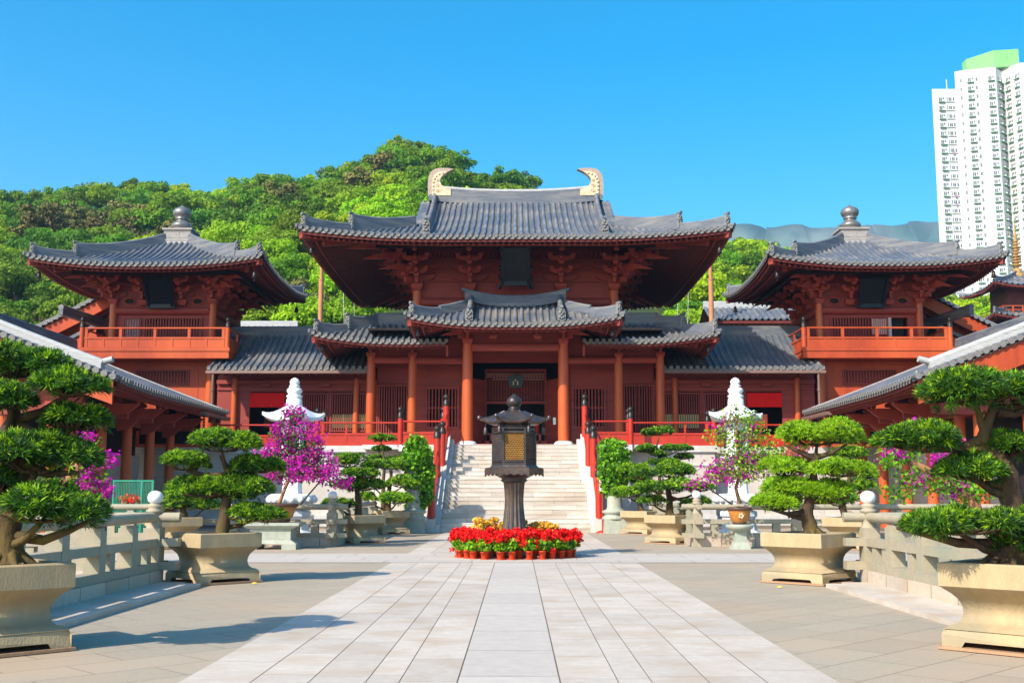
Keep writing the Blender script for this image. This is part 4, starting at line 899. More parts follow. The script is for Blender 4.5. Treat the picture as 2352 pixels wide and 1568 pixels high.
def back_gable(mir):
    XP,YN,z0=-21.6,62.,13.5
    t=thing('gabled_hall','hall with a sunlit orange gable, behind the '+('tower with the white slatted window' if mir>0 else 'tower with the open black doorway'),'hall',(XP,70,ZT),'gabled halls behind the towers')
    zz=lambda b: z0-.60*b+.012*b*b
    rf=Roof(.3,.085)
    rf.face(lambda a,b:(XP-6.7+b,80-a),0,18,99,lambda a:6.7,lambda c,b:zz(6.7-b),1.5,hipA=(False,False),disc=False); rf.face(lambda a,b:(XP+6.7-b,62+a),0,18,99,lambda a:6.7,lambda c,b:zz(6.7-b),1.5,hipA=(False,False),disc=False)
    for sx in (-1,1):
        for k in range(22):
            b=.2+.3*k; x=XP+sx*b; r=.1
            rf.t.tube([(x,YN-.1,zz(b)+.03),(x,YN+.5,zz(b)+.05)],r,8,1)
            rf.t.ext([(x+r*1.2*math.cos(q),YN-.15,zz(b)+.03+r*1.2*math.sin(q)) for q in [2*math.pi*j/10 for j in range(10)]],(0,.05,0),2)
        rf.ridge([(XP+sx*b,YN+.8,zz(b)) for b in np.linspace(.3,6.6,10)],.26,lambda t:.35,.09)
        rf.t.sweep([(XP+sx*b,YN+.5,zz(b)-1.45) for b in np.linspace(2,6.2,8)],[(-.35,-.1),(.35,-.1),(.35,.1),(-.35,.1)],1,lat=(0,1,0))
    finish_roof(rf,'tiled_roof',t)
    m=M()
    for sx in (-1,1): m.sweep([(XP+sx*b,YN+.1,zz(b)) for b in np.linspace(.05,6.6,12)],[(-.05,-.85),(.05,-.85),(.05,-.12),(-.05,-.12)],0,lat=(0,1,0))
    for sx in (-1,1): m.sweep([(XP+sx*b,YN+.3,zz(b)-1.55) for b in np.linspace(2,6.2,8)],[(-.05,-.7),(.05,-.7),(.05,-.1),(-.05,-.1)],0,lat=(0,1,0))
    B('bargeboard',m,WOOD,t)
    m=M(); m.ext([(XP-6.1,YN+1,ZT),(XP+6.1,YN+1,ZT),(XP+6.1,YN+1,zz(6.1)-.3),(XP+3,YN+1,zz(3)-.3),(XP,YN+1,zz(0)-.3),(XP-3,YN+1,zz(3)-.3),(XP-6.1,YN+1,zz(6.1)-.3)],(0,.2,0)); B('gable_wall',m,WOOD,t)
    m=M()
    a=P(1+190,0,58) if False else None
    m.ext([(XP-2.9,YN+.9,10.9),(XP-1.5,YN+.9,11.7),(XP-1.8,YN+.9,11.4),(XP-1.5,YN+.9,11.2),(XP-1.9,YN+.9,10.8),(XP-1.7,YN+.9,10.4),(XP-3.0,YN+.9,10.4)],(0,.1,0)); B('carved_vent',m,DARK,t)
    rp=M(); path=[(-23.1,56.1,10.9),(-22.4,59.6,10.75),(-21.6,60.8,10.75),(-20.6,62,10.8)]
    rp.tube(path,.15,10,0); rp.sweep([(p[0],p[1],p[2]-.3) for p in path],[(-.12,-.1),(.12,-.1),(.12,.28),(-.12,.28)],0); rp.ext([(-23.15+.22*math.cos(q),58.5,10.87+.22*math.sin(q)) for q in [2*math.pi*j/12 for j in range(12)]],(0,.1,0),2)
    B('gable_ridge',rp,[RIDGE,RIDGE_L,DEMON],t)
    return t
for MX in (1,-1): tower(MX); gallery(MX); wing(MX); back_gable(MX)
MX=1
# ------------------------------------------------------------------ rear buildings
def rear(x0,x1,label,eave,top,Y,win):
    t=thing('rear_hall',label,'hall',((x0+x1)/2,Y+3,ZT))
    rf=Roof(.42,.1); d=3.2; z=zfun(eave,(top-eave)/d*.8,(top-eave)/d/d*.2,0,3)
    rf.face(lambda a,b:(a,Y+b),x0,x1,99,lambda a:d,z,1.0,hipA=(False,False),disc=False); rf.face(lambda a,b:(-a,Y+2*d-b),-x1,-x0,99,lambda a:d,z,1.,hipA=(False,False),disc=False)
    rf.ridge([(x0-.1,Y+d,top-.05),(x1+.1,Y+d,top-.05)],.3,lambda t:.32,.09,1,1); finish_roof(rf,'tiled_roof',t)
    m=M(); m.box(x0+.3,x1-.3,Y+.9,Y+5.4,ZT,eave+.3); B('wall',m,WOODX,t)
    m=M(); m.box(x0+.1,x1-.1,Y+.6,Y+.88,eave-.55,eave-.12); B('eave_beam',m,POLE,t)
    if win:
        for k in range(int((x1-x0)/2.1)):
            a=x0+.9+2.1*k; w=M(); w.box(a,a+1.6,Y+.84,Y+.89,eave-1.9,eave-.9); w_=B('window',w,WOOD,t)
            w=M()
            for i in range(5): w.box(a+.08+.3*i,a+.32+.3*i,Y+.82,Y+.838,eave-1.8,eave-1.0)
            B('pane',w,PAPER_DAYLIGHT,w_)
rear(13.5,22.,'rear building with pale eave beam and small paned windows, seen above the sunlit gallery roof',13.3,14.7,76,True)
rear(-22.,-15.7,'small tiled roof end showing above the gallery roof, under the green hill',12.35,13.3,76,False)
# poles
for s_,lb in ((-1,'slim orange mast rising behind the temple hall, with the bright green trees behind it'),(1,'slim orange mast rising behind the temple hall, next to the rear building with windows')):
    m=M(); m.tube([(s_*13.3,75.3,0),(s_*13.3,75.3,16.)],.17,10); m.tube([(s_*13.3,75.3,16.),(s_*13.3,75.3,18.)],.12,10); m.lathe([(.2,0),(.2,.1)],(s_*13.3,75.3,15.9),10)
    o=tag(B('mast',m,POLE,None,base=(s_*13.3,75.3,0)),lb,'mast','orange masts')
    m=M()
    for k,(a,b) in enumerate(((11.6,11.9),(10.9,11.2))): m.tube([(s_*a,75.4,4.),(s_*(a+.05),75.4,12),(s_*b,75.4,18.)],.02,5)
    tag(B('stay_wire',m,STRING,None,base=(s_*11.5,75.4,4)),'thin pale wires hanging beside the %s orange mast'%('left' if s_<0 else 'right'),'wire')
# pagoda
t=thing('pagoda','distant brown tiered pagoda with gilt ringed spire, under the white apartment tower','pagoda',(54.5,120,0))
def ptier(z,A,H,hb):
    rf=Roof(.6,.13); zz=zfun(z,.28,.04,.5,A*.8); X,Y=54.5,120
    for f in (lambda a,b:(X+a,Y-A+b),lambda a,b:(X-A+b,Y-a),lambda a,b:(X+A-b,Y+a)): rf.face(f,-A+.15,A-.15,A,lambda a:max(.05,min(H,A-abs(a))),zz,A-hb,disc=False)
    for sx in (1,-1): rf.ridge([(X-sx*A+sx*b,Y-A+b,zz(b,b)) for b in np.linspace(.1,H,7)],.25,lambda t:.3+.2*(1-t),.1)
    finish_roof(rf,'tier_roof',t)
    m=M(); m.box(X-hb,X+hb,Y-hb,Y+hb,z-3.4,z+.8); B('tier_wall',m,RAFT,t)
    m=M(); q=hb+.9; m.box(X-q,X+q,Y-q,Y+q,z-2.95,z-2.8)
    for k in range(7):
        x=X-q+2*q*k/6; m.box(x-.06,x+.06,Y-q,Y-q+.1,z-2.8,z-1.95)
    for zz_ in (-2.4,-1.98): m.box(X-q,X+q,Y-q+.02,Y-q+.09,z+zz_,z+zz_+.08); m.box(X-q+.02,X-q+.09,Y-q,Y+q,z+zz_,z+zz_+.08)
    B('tier_railing',m,WOOD,t)
ptier(23.0,4.6,4.5,2.2); ptier(19.6,4.9,3.0,2.5); ptier(16.2,5.2,3.,2.7); ptier(12.8,5.5,3.,2.9)
m=M(); pr=[(.75,24.6),(.7,25.0),(.35,25.2),(.5,25.5),(.18,25.7)]
for k in range(9): z=25.9+.33*k; r=.52-.028*k; pr+=[(.14,z),(r,z+.08),(r,z+.17),(.14,z+.25)]
pr+=[(.12,29.0),(.22,29.3),(.08,29.6),(.05,30.6),(.01,31.2)]; m.lathe(pr,(54.5,120,0),12); B('spire',m,mat('spire_gilt',(.50,.27,.06),(.34,.17,.04),3.,.45),t)
# ------------------------------------------------------------------ white apartment tower
t=thing('apartment_tower','tall white apartment tower with small windows on green ledges and a green roof block','apartment building',(128,300,0))
m=M(); foot=[(129.6,318),(122.2,300.3),(124.6,299.),(132.2,297.),(135.4,300.4),(138.2,294.2),(152,291.),(156,306),(150,318)]
m.ext([(x,y,0) for x,y in foot],(0,0,117.6)); m.ext([(x,y,117.6) for x,y in [(124.7,303),(132.2,299.5),(135.4,302),(138.4,296.5),(151,294),(152,310),(129,312)]],(0,0,1.0)); B('main_block',m,HR,t)
m=M(); m.ext([(115.9,301,0),(123.2,301,0),(125.6,306.5,0),(118.05,306.5,0)],(0,0,112.9)); m.box(119.6,119.8,300.8,301.0,0,112.5); m.tube([(120.5,302,112.6),(120.5,302,116)],.12,5); B('slab_block',m,HR,t)
m=M(); m.ext([(128.0,309,118.6),(128.0,306,118.6),(133.,299.5,118.6),(139.5,298.5,118.6),(139.5,309,118.6)],(0,0,4.9)); m.box(136,136.1,298.45,298.5,121,121.9); B('roof_block',m,HRG,t)
cols=[]
def wcol(p,q,us,z1,kinds):
    P0,Q0=Vector((*p,0)),Vector((*q,0)); d=(Q0-P0).normalized(); L=(Q0-P0).length; n=Vector((d.y,-d.x,0))
    for u,k in zip(us,kinds): cols.append((P0+d*L*u,d,n,z1,k))
wcol((115.9,301),(122.2,301),(.36,.78),110.,'lb'); wcol((122.2,300.3),(124.6,299),(.62,),114.8,'s'); wcol((124.6,299),(132.2,297),(.12,.38,.80),114.8,'lsl'); wcol((132.2,297),(135.4,300.4),(.3,.75),114.8,'ll')
wcol((135.4,300.4),(138.2,294.2),(.25,.7),114.8,'ll'); wcol((138.2,294.2),(152,291),(.08,.2,.33,.45,.6,.75),114.8,'ssllss')
small=M(); cnt=0; allw=[]
for fl in range(46):
    for c in cols:
        z=c[3]-2.45*fl
        if z<38: continue
        allw.append((z,c))
allw.sort(key=lambda w:(-w[0]))
def wmesh(m,z,c):
    p,d,n,_,k=c; p=p+Vector((0,0,z))
    def bx(a,b,za,zb,o0,o1,mt):
        q=p+d*((a+b)/2)+n*((o0+o1)/2)+Vector((0,0,za)); m.cbox(tuple(q),b-a,o1-o0,zb-za,math.atan2(d.y,d.x),mt)
    bx(-.42,.42 if k!='s' else .15,-.6,.42,-.02,.03,0); bx(-.03,.03,-.65,.5,.03,.05,2)
    if k=='l': bx(-.6,1.1,-1.05,-.85,0,.55,1); bx(.55,1.05,-.85,-.35,.1,.5,2); bx(.6,1.,-.3,.45,-.02,.03,0)
    if k=='b':
        bx(-1.2,-.7,-.65,.5,-.02,.03,0); bx(.75,1.2,-.6,.4,-.02,.03,0); bx(-1.3,1.3,-.9,-.8,0,.3,2)
        if random.random()<.4: bx(-.3+random.random(),.5,-1.3,-.5,.3,.4,3)
for i,(z,c) in enumerate(allw):
    if i<95: m=M(); wmesh(m,z,c); B('window',m,[WPANE,WFR,HR,LAUN],t)
    else: wmesh(small,z,c)
o=B('windows',small,[WPANE,WFR,HR,LAUN],t); o['kind']='stuff'
# ================================================================== bronze lantern
LY=28.2
t=thing('bronze_lantern','tall dark bronze lantern on a fluted pedestal, standing in a ring of red flowers','lantern',(0,LY,0))
m=M(); n=48; prof=[(.40,0),(.385,.25),(.33,.55),(.28,.9),(.245,1.2),(.235,1.4),(.25,1.65),(.275,1.86)]
v=[]
for r,z in prof:
    for k in range(n*2):
        a=math.pi*k/n; fl=1-.15*abs(math.cos(a*8))**.6; v.append((r*fl*math.cos(a),LY+r*fl*math.sin(a),z))
m.add(v,[(i*n*2+k,i*n*2+(k+1)%(n*2),(i+1)*n*2+(k+1)%(n*2),(i+1)*n*2+k) for i in range(len(prof)-1) for k in range(n*2)],0,True)
m.lathe([(.55,0),(.55,.06),(.46,.1),(.42,.16)],(0,LY,0),24); B('pedestal',m,BRONZE,t)
m=M(); m.lathe([(.26,1.82),(.34,1.88),(.30,1.92),(.40,1.97),(.46,2.02),(.46,2.06)],(0,LY,0),28); B('neck',m,BRONZE_D,t)
hx=lambda r,rot=0:[(r*math.cos(math.pi/3*k+rot),LY+r*math.sin(math.pi/3*k+rot)) for k in range(6)]
m=M(); H6=hx(.74)
for k in range(6):
    (xa,ya),(xb,yb)=H6[k],H6[(k+1)%6]; q=[]
    for i in range(13):
        u=i/12; q.append((xa+(xb-xa)*u,ya+(yb-ya)*u,2.0+.045*abs(math.sin(u*math.pi*4))+(.0 if .1<u<.9 else -.03)))
    m.ext(q+[(xb,yb,2.17),(xa,ya,2.17)],(-(xa+xb)*.02,-(ya+yb-2*LY)*.02,0))
m.lathe([(.72,2.16),(.72,2.19),(.60,2.21),(.58,2.25),(.54,2.26)],(0,LY,0),6,0,False); B('skirt',m,BRONZE,t)
m=M(); Hb=hx(.535)
for k in range(6):
    x,y=Hb[k]; m.bar((x,y,2.24),(x,y,3.18),.05,.05,up=(1,0,0))
    (xb,yb)=Hb[(k+1)%6]
    for z,w in ((2.27,.07),(2.355,.04),(3.07,.05),(3.17,.05)): m.bar((x,y,z),(xb,yb,z),.055,w)
    m.bar((x*.98,LY+(y-LY)*.98,2.30),(xb*.98,LY+(yb-LY)*.98,2.30),.02,.10)
m.lathe([(.40,3.0),(.40,3.3)],(0,LY,0),6,0,False)
B('lantern_frame',m,BRONZE_D,t)
for k in range(6):
    (xa,ya),(xb,yb)=Hb[k],Hb[(k+1)%6]; a=Vector((xa*.95,LY+(ya-LY)*.95,0)); b=Vector((xb*.95,LY+(yb-LY)*.95,0)); d=(b-a); L=d.length; d.normalize(); nn=Vector((d.y,-d.x,0))
    m=M(); back=M()
    nr,nc=14,8
    for r_ in range(nr):
        for c_ in range(nc):
            x=L*(c_+.5+(r_%2)*.5-.25)/nc; z=2.375+.67*(r_+.5)/nr; w=L/nc*.5
            pts=[a+d*(x+w*math.cos(q))+Vector((0,0,z-.016+.022*math.sin(q)))+nn*.012 for q in (0,.8,1.57,2.34,3.14)]
            m.tube(pts,.0125,4,0,False,False)
    o=B('lattice_panel',m,GOLD_M if k in (4,) else BRONZE,t)  # front panel alone in a gold tone, the others bronze
    back.bar((a.x,a.y,2.71),(b.x,b.y,2.71),.012,.70); B('panel_back',back,GOLD_D if k==4 else BRONZE_D,o)
# roof with six up-curled corners
m=M(); v=[]; nr,ns=9,12
for i in range(nr):
    tt=i/(nr-1)
    for k in range(6*ns):
        a=2*math.pi*k/(6*ns); f=(k%ns)/ns; d=abs(f-.5)*2   # 1 on the corner, 0 mid side
        hexr=math.cos(math.pi/6)/math.cos((f-.5)*math.pi/3)
        r=.92*(.14+.62*tt**.85)*(1-.15*(1-tt))*(hexr*(1-.0)+.0)*(1+.26*tt**3*d**5)
        z=3.62-.29*tt**1.2+.05*math.sin(tt*math.pi)+.12*tt**4*d**4
        v.append((r*math.cos(a),LY+r*math.sin(a),z))
nn_=6*ns
m.add(v,[(i*nn_+k,i*nn_+(k+1)%nn_,(i+1)*nn_+(k+1)%nn_,(i+1)*nn_+k) for i in range(nr-1) for k in range(nn_)],0,True)
low=[(x*.97,LY+(y-LY)*.97,z-.06) for x,y,z in v[-nn_:]]; inn=[(x*.6,LY+(y-LY)*.6,3.28) for x,y,z in v[-nn_:]]
m.add(v[-nn_:]+low+inn,[(k,(k+1)%nn_,nn_+(k+1)%nn_,nn_+k) for k in range(nn_)]+[(nn_+k,nn_+(k+1)%nn_,2*nn_+(k+1)%nn_,2*nn_+k) for k in range(nn_)],0,True)
ro=B('roof',m,BRONZE,t)
for k in range(6):
    a=math.pi/3*k; m=M(); c=lambda r,z:(r*math.cos(a),LY+r*math.sin(a),z)
    m.tube([c(.24,3.61),c(.42,3.52),c(.58,3.42),c(.74,3.375),c(.82,3.39),c(.87,3.43)],[.03,.03,.03,.032,.035,.03],7)
    m.lathe([(.01,-.055),(.045,-.04),(.058,0),(.045,.04),(.01,.055)],c(.88,3.45),10); B('hip_roll',m,BRONZE,ro)
    m=M(); p=c(.72,3.31); m.tube([p,(p[0],p[1],p[2]-.12)],.01,5); m.lathe([(.025,0),(.045,-.03),(.05,-.14),(.06,-.19),(.02,-.17)],(p[0],p[1],p[2]-.1),10); B('bell',m,BRONZE_D,t)
m=M(); m.lathe([(.19,3.58),(.18,3.63),(.12,3.65),(.15,3.67),(.15,3.69),(.10,3.71),(.155,3.74),(.188,3.80),(.192,3.86),(.17,3.92),(.12,3.97),(.06,4.01),(.01,4.06)],(0,LY,0),20); B('onion_finial',m,BRONZE_D,t)
# ================================================================== leaves
def unit(a): return a/np.maximum(np.linalg.norm(a,axis=-1,keepdims=True),1e-6)
def blades(m,c,nrm,nb,L,W,spread,mi,droop=.15):
    """rosettes of nb pointed blades at centres c around normals nrm"""
    N=len(c); c=np.repeat(c,nb,0); n=np.repeat(unit(nrm),nb,0); K=N*nb
    r=rng.normal(size=(K,3)); tg=unit(r-n*np.sum(r*n,1,keepdims=True))
    th=rng.uniform(.15,spread,size=(K,1)); d=unit(n*np.cos(th)+tg*np.sin(th)); s=unit(np.cross(d,n+.3*rng.normal(size=(K,3))))
    l=L*rng.uniform(.7,1.2,size=(K,1)); w=W*rng.uniform(.8,1.2,size=(K,1))
    dn=np.array([[0,0,-1.]]); mid=c+d*l*.5; tip=c+d*l+dn*l*droop
    v=np.stack([c,mid+s*w/2,tip,mid-s*w/2],1).reshape(-1,3)
    m.add(v,np.arange(K*4).reshape(-1,4),np.repeat(mi,nb) if not np.isscalar(mi) else mi,False)
def cards(m,c,size,mi,up=.0,asp=.75):
    K=len(c); n=unit(rng.normal(size=(K,3))+np.array([[0,0,up]])); r=rng.normal(size=(K,3)); a=unit(np.cross(n,r)); b=np.cross(n,a)
    s=size*rng.uniform(.6,1.25,size=(K,1)); v=np.stack([c-a*s,c-b*s*asp,c+a*s,c+b*s*asp],1).reshape(-1,3)
    m.add(v,np.arange(K*4).reshape(-1,4),mi,False)
def pad_pts(c,rx,ry,rz,N,sub=None,low=.05):
    """points and outward normals over a lumpy cloud pad"""
    sub=sub or max(5,int(7*rx/max(rz,.05)*.55))
    a=rng.uniform(0,2*math.pi,sub); q=np.sqrt(rng.uniform(0,1,sub))*.78
    sc_=np.stack([q*np.cos(a)*rx,q*np.sin(a)*ry,rng.uniform(-.15,.25,sub)*rz+rz*.25*(1-q)],1); sr=rng.uniform(.45,1.05,sub)*rz*1.0+.14*min(rx,ry)*(1-q)
    k=rng.integers(0,sub,N); n=unit(rng.normal(size=(N,3))); n[:,2]=np.where(rng.random(N)<1-low,np.abs(n[:,2]),n[:,2]*.6)
    p=sc_[k]+n*np.stack([sr[k]*1.15,sr[k]*1.15,sr[k]*.8],1)*rng.uniform(.8,1.03,size=(N,1))
    nn=unit(n+np.array([[0,0,.55]])); return p+np.array(c),nn
def bonsai(label,base,pads,trunk,branches,Y,L,W,dens,nb,mix,r0,group=None,name='bonsai_pine',bark=None,spread=1.25,depth=.8,dys=None):
    """potted cloud-pruned tree; pads, trunk and branches given as photo points at depth Y"""
    t=thing(name,label,'bonsai tree',base,group); bark=bark or BARK
    tr=M(); pts=[P(x,y,Y) for x,y in trunk]; n=len(pts)
    pts2=[];rad=[]
    for i in range(n-1):
        for k in range(4):
            u=k/4; q=[pts[i][j]+(pts[i+1][j]-pts[i][j])*u for j in range(3)]; s=(i+u)/(n-1); pts2.append(q); rad.append(r0*(1-.72*s)*(1.25 if i==0 and k==0 else 1)*random.uniform(.92,1.1))
    pts2.append(pts[-1]); rad.append(r0*.22); tr.tube(pts2,rad,12)
    for a in np.linspace(0,6.28,8)[:-1]:
        p=pts[0]; tr.tube([(p[0],p[1],p[2]+.12*r0/.1),(p[0]+r0*1.3*math.cos(a),p[1]+r0*1.3*math.sin(a),p[2]+.03),(p[0]+r0*2.2*math.cos(a),p[1]+r0*2.2*math.sin(a),p[2]-.05)],[r0*.4,r0*.3,r0*.1],6)
    B('trunk',tr,bark,t)
    def near(p): return min(pts2,key=lambda q:(q[0]-p[0])**2+(q[1]-p[1])**2+1.6*(q[2]-p[2]+.15)**2+(9 if q[2]>p[2]+.1 else 0))
    for br in branches:
        m=M(); q=[P(x,y,Y+dy) for x,y,dy in br]; m.tube(q,[r0*(.42-.30*i/(len(q)-1)) for i in range(len(q))],8); B('branch',m,bark,t)
    for i,(x,y,w,h) in enumerate(pads):
        dy=(dys[i] if dys else random.uniform(-.3,.3))*w*Y/F
        c=P(x,y,Y+dy); rx=w*Y/F/2*.96; rz=h*Y/F/2*(1.22 if Y<25 else 1.08); ry=rx*depth
        m=M(); N=int(dens*rx*ry*4.2+80)
        p,nn=pad_pts((c[0],c[1],c[2]-rz*.25),rx*.93,ry*.93,rz*1.05,N)
        mi=rng.choice(len(mix),size=N,p=mix)
        topness=np.clip((p[:,2]-c[2])/max(rz,.01),-1,1); mi=np.where((rng.random(N)<.42*topness)&(topness>0),len(mix)-1,mi)  # young growth and lit tips both put into lighter pad tops
        blades(m,p,nn,nb,L,W,spread,mi)
        f=B('foliage_pad',m,[LEAF_D,LEAF_M,LEAF_L],t)
        q=M(); s=near((c[0],c[1],c[2]-rz)); mid=[(s[0]+c[0])/2,(s[1]+c[1])/2,min(s[2],c[2]-rz*.4)+.3*abs(s[2]-c[2]+rz*.4)]
        q.tube([s,mid,(c[0],c[1],c[2]-rz*.45)],[r0*.36,r0*.28,r0*.16],7)
        for k in range(20):
            a=random.uniform(0,6.28); e=(c[0]+rx*.7*math.cos(a),c[1]+ry*.7*math.sin(a),c[2]-rz*.15)
            q.tube([(c[0],c[1],c[2]-rz*.5),((c[0]+e[0])/2,(c[1]+e[1])/2,c[2]-rz*.48),e],[r0*.15,r0*.1,r0*.05],5)
        B('branch',q,bark,f)
    return t
# ------------------------------------------------------------------ stone planters
def planter_parts(t,W=1.2,Hh=.87):
    """square planter, waisted, turned 45 degrees by its thing"""
    prof=[(.50,.06),(.50,.16),(.485,.20),(.45,.235),(.405,.25),(.375,.29),(.36,.36),(.365,.43),(.39,.50),(.43,.555),(.475,.60),(.485,.615)]
    m=M(); n=len(prof); cor=[]
    for r,z in prof:
        w=r*W
        for (x,y) in ((-1,-1),(1,-1),(1,1),(-1,1)): cor.append((x*w,y*w,z*Hh/.87))
    m.add(cor,[(i*4+k,i*4+(k+1)%4,(i+1)*4+(k+1)%4,(i+1)*4+k) for i in range(2,n-1) for k in range(4)],0,True)
    # foot with cut-out arches
    z1=.20*Hh/.87; w0=.5*W
    for k in range(4):
        a=math.pi/2*k; C,S=math.cos(a),math.sin(a); f=lambda x,y,z:(x*C-y*S,x*S+y*C,z)
        o=[(-w0,.03),(-w0*.66,.03),(-w0*.60,.085),(w0*.60,.085),(w0*.66,.03),(w0,.03),(w0,.15),(w0*.97,z1),(-w0*.97,z1),(-w0,.15)]
        m.add([f(x,-w0+(0.03*W if z>.16 else 0),z) for x,z in o],[tuple(range(10))])
    B('body',m,PLANT,t)
    m=M(); r0,r1=.505*W,.41*W; za,zb=.615*Hh/.87,Hh
    v=[]
    for r,z in ((r0-.02,za),(r0,za+.015),(r0,zb-.015),(r0-.015,zb),(r1,zb),(r1,zb-.1)):
        for (x,y) in ((-1,-1),(1,-1),(1,1),(-1,1)): v.append((x*r,y*r,z))
    m.add(v,[(i*4+k,i*4+(k+1)%4,(i+1)*4+(k+1)%4,(i+1)*4+k) for i in range(5) for k in range(4)]+[(0,1,2,3)]); B('rim',m,PLANT,t)
    m=M(); m.box(-.53*W,.53*W,-.53*W,.53*W,0,.03); B('sill',m,PLINTH,t)
    m=M(); k=14; v=[]
    for i in range(k+1):
        for j in range(k+1):
            x=(i/k-.5)*2*r1; y=(j/k-.5)*2*r1; v.append((x,y,zb-.055+.055*math.exp(-(x*x+y*y)/(.35*r1)**2/2)*1.3+random.uniform(-.008,.012)))
    m.add(v,[(i*(k+1)+j,(i+1)*(k+1)+j,(i+1)*(k+1)+j+1,i*(k+1)+j+1) for i in range(k) for j in range(k)],0,True); B('soil',m,EARTH,t)
pl0=None
def planter(x,y,label,rz=R(45),s=1.):
    global pl0
    if pl0 is None:
        t=thing('stone_planter',label,'planter',(0,0,0),'waisted stone planters'); planter_parts(t); pl0=t; t.location=(x,y,.012); t.rotation_euler=(0,0,rz)
    else: t=dup(pl0,(x,y,.012),rz); t['label']=label
    t.scale=(s,s,1); return t
planter(-5.3,11.65,'large tan stone planter at the left edge, under the dark many tiered pine')
planter(5.27,11.8,'large tan stone planter at the right edge, under the flat crowned pine')
planter(-5.36,20.35,'tan stone planter dappled with leaf shadow at the pond rail corner')
planter(5.28,20.35,'sunlit tan stone planter under the bright yellow green pine')
planter(-4.92,35.65,'grey green stone planter in tree shade left of the stairs')
planter(4.92,35.65,'tan stone planter right of the stairs, left of the round orange pot')
planter(-4.86,43.35,'stone planter left of the stair foot, half hidden behind the shaded grey green planter',R(38))
planter(4.86,43.35,'stone planter right of the stair foot, between the overgrown pedestal and the planter in front',R(50))
planter(-9.75,32.4,'stone planter half hidden behind the dappled planter with the four tiered pine',R(40))
planter(9.55,32.2,'stone planter seen behind the sunlit planter and the white ball of the rail post',R(50))
planter(-5.75,46.5,'planter of the slim topiary tree beside the overgrown pedestal left of the stairs',R(45),.7)
planter(5.75,46.5,'planter of the flat tiered topiary tree right of the stairs',R(45),.7)
# ------------------------------------------------------------------ bonsai trees
MXD=[.55,.36,.09]; MXM=[.32,.5,.18]; MXB=[.10,.40,.50]
g_='potted pines in stone planters'
bonsai('dark green tiered pine cut by the left edge, in the nearest left planter',(-5.3,11.65,.8),
  [(30,838,190,90),(160,888,150,62),(28,918,145,58),(168,966,180,58),(90,1050,225,115),(100,1172,285,78),(-5,1105,100,70)],
  [(18,1294),(15,1222),(25,1150),(45,1100),(20,1040),(10,1000),(35,965),(30,930),(40,880)],
  [[(35,975,0),(80,992,0),(120,1003,0),(165,985,0)],[(25,1228,0),(100,1240,-.1),(160,1218,-.2),(215,1192,-.2)],[(40,1062,0),(110,1088,-.1),(180,1085,-.2)]],11.65,.105,.0135,1900,10,MXD,.16,g_,dys=[.1,-.2,-.3,.0,-.1,-.25,-.4])
bonsai('tall dark pine with a broad flat crown, cut by the right edge of the photo',(5.27,11.8,.8),
  [(2240,897,270,98),(2395,905,170,70),(2110,1012,228,62),(2315,1026,180,62),(2233,1080,198,60),(2200,1206,300,58),(2375,1200,170,60),(2352,1252,70,90)],
  [(2318,1292),(2312,1230),(2325,1160),(2315,1090),(2290,1050),(2258,1010),(2268,970),(2285,930)],
  [[(2250,1012,0),(2200,1030,0),(2120,1036,0)],[(2312,1250,0),(2200,1246,-.1),(2130,1228,-.1),(2060,1212,-.1)],[(2318,1110,0),(2270,1112,0),(2230,1102,0)],[(2290,945,0),(2330,952,0),(2380,930,0)]],11.8,.10,.0135,2000,10,[.42,.46,.12],.15,g_,dys=[0,.1,0,.1,-.1,-.15,.0,-.1])
bonsai('green pine in four wide tiers, in the dappled planter at the pond rail corner',(-5.36,20.35,.8),
  [(511,1019,168,56),(424,1064,118,46),(588,1072,132,42),(520,1124,290,60),(592,1178,152,42)],
  [(508,1236),(515,1190),(520,1150),(528,1105),(520,1075),(508,1045)],
  [[(522,1130,0),(470,1140,-.1),(420,1135,-.1)],[(515,1180,0),(560,1200,-.1),(610,1190,-.1)],[(525,1090,0),(470,1090,0),(430,1078,0)]],20.35,.10,.016,1400,9,[.30,.45,.25],.13,g_)
bonsai('bright yellow green pine in the sunlit planter at the pond rail corner',(5.28,20.35,.8),
  [(1876,1002,182,62),(1812,1078,125,46),(1935,1078,140,48),(1860,1129,248,50),(1783,1156,118,48)],
  [(1867,1230),(1852,1180),(1858,1157),(1869,1108),(1868,1070),(1872,1040)],
  [[(1856,1175,0),(1810,1180,-.1),(1770,1170,-.1)],[(1862,1150,0),(1910,1152,0),(1950,1140,0)],[(1870,1052,0),(1830,1035,0),(1800,1020,0)],[(1870,1052,0),(1910,1040,0),(1945,1020,0)]],20.35,.10,.016,1500,9,[.03,.22,.75],.14,g_)
bonsai('dark green pine with layered crown in the shaded grey green planter left of the stairs',(-4.92,35.65,.8),
  [(795,1062,92,36),(828,1090,118,30),(825,1117,124,32),(775,1157,76,28),(860,1068,60,26)],
  [(822,1188),(824,1153),(820,1128),(822,1091),(815,1070)],[[(822,1150,0),(795,1165,0),(770,1165,0)]],35.65,.12,.027,520,8,[.4,.47,.13],.13,g_)
bonsai('dark green pine right of the stairs with a pinkish twiggy bough beside it',(4.92,35.65,.8),
  [(1540,1084,128,40),(1530,1122,126,40),(1600,1155,64,30),(1614,1120,56,24),(1500,1152,62,28),(1470,1090,60,34)],
  [(1538,1186),(1538,1149),(1535,1120),(1538,1090)],[[(1538,1140,0),(1570,1150,0),(1600,1160,0)]],35.65,.12,.027,520,8,[.35,.48,.17],.13,g_)
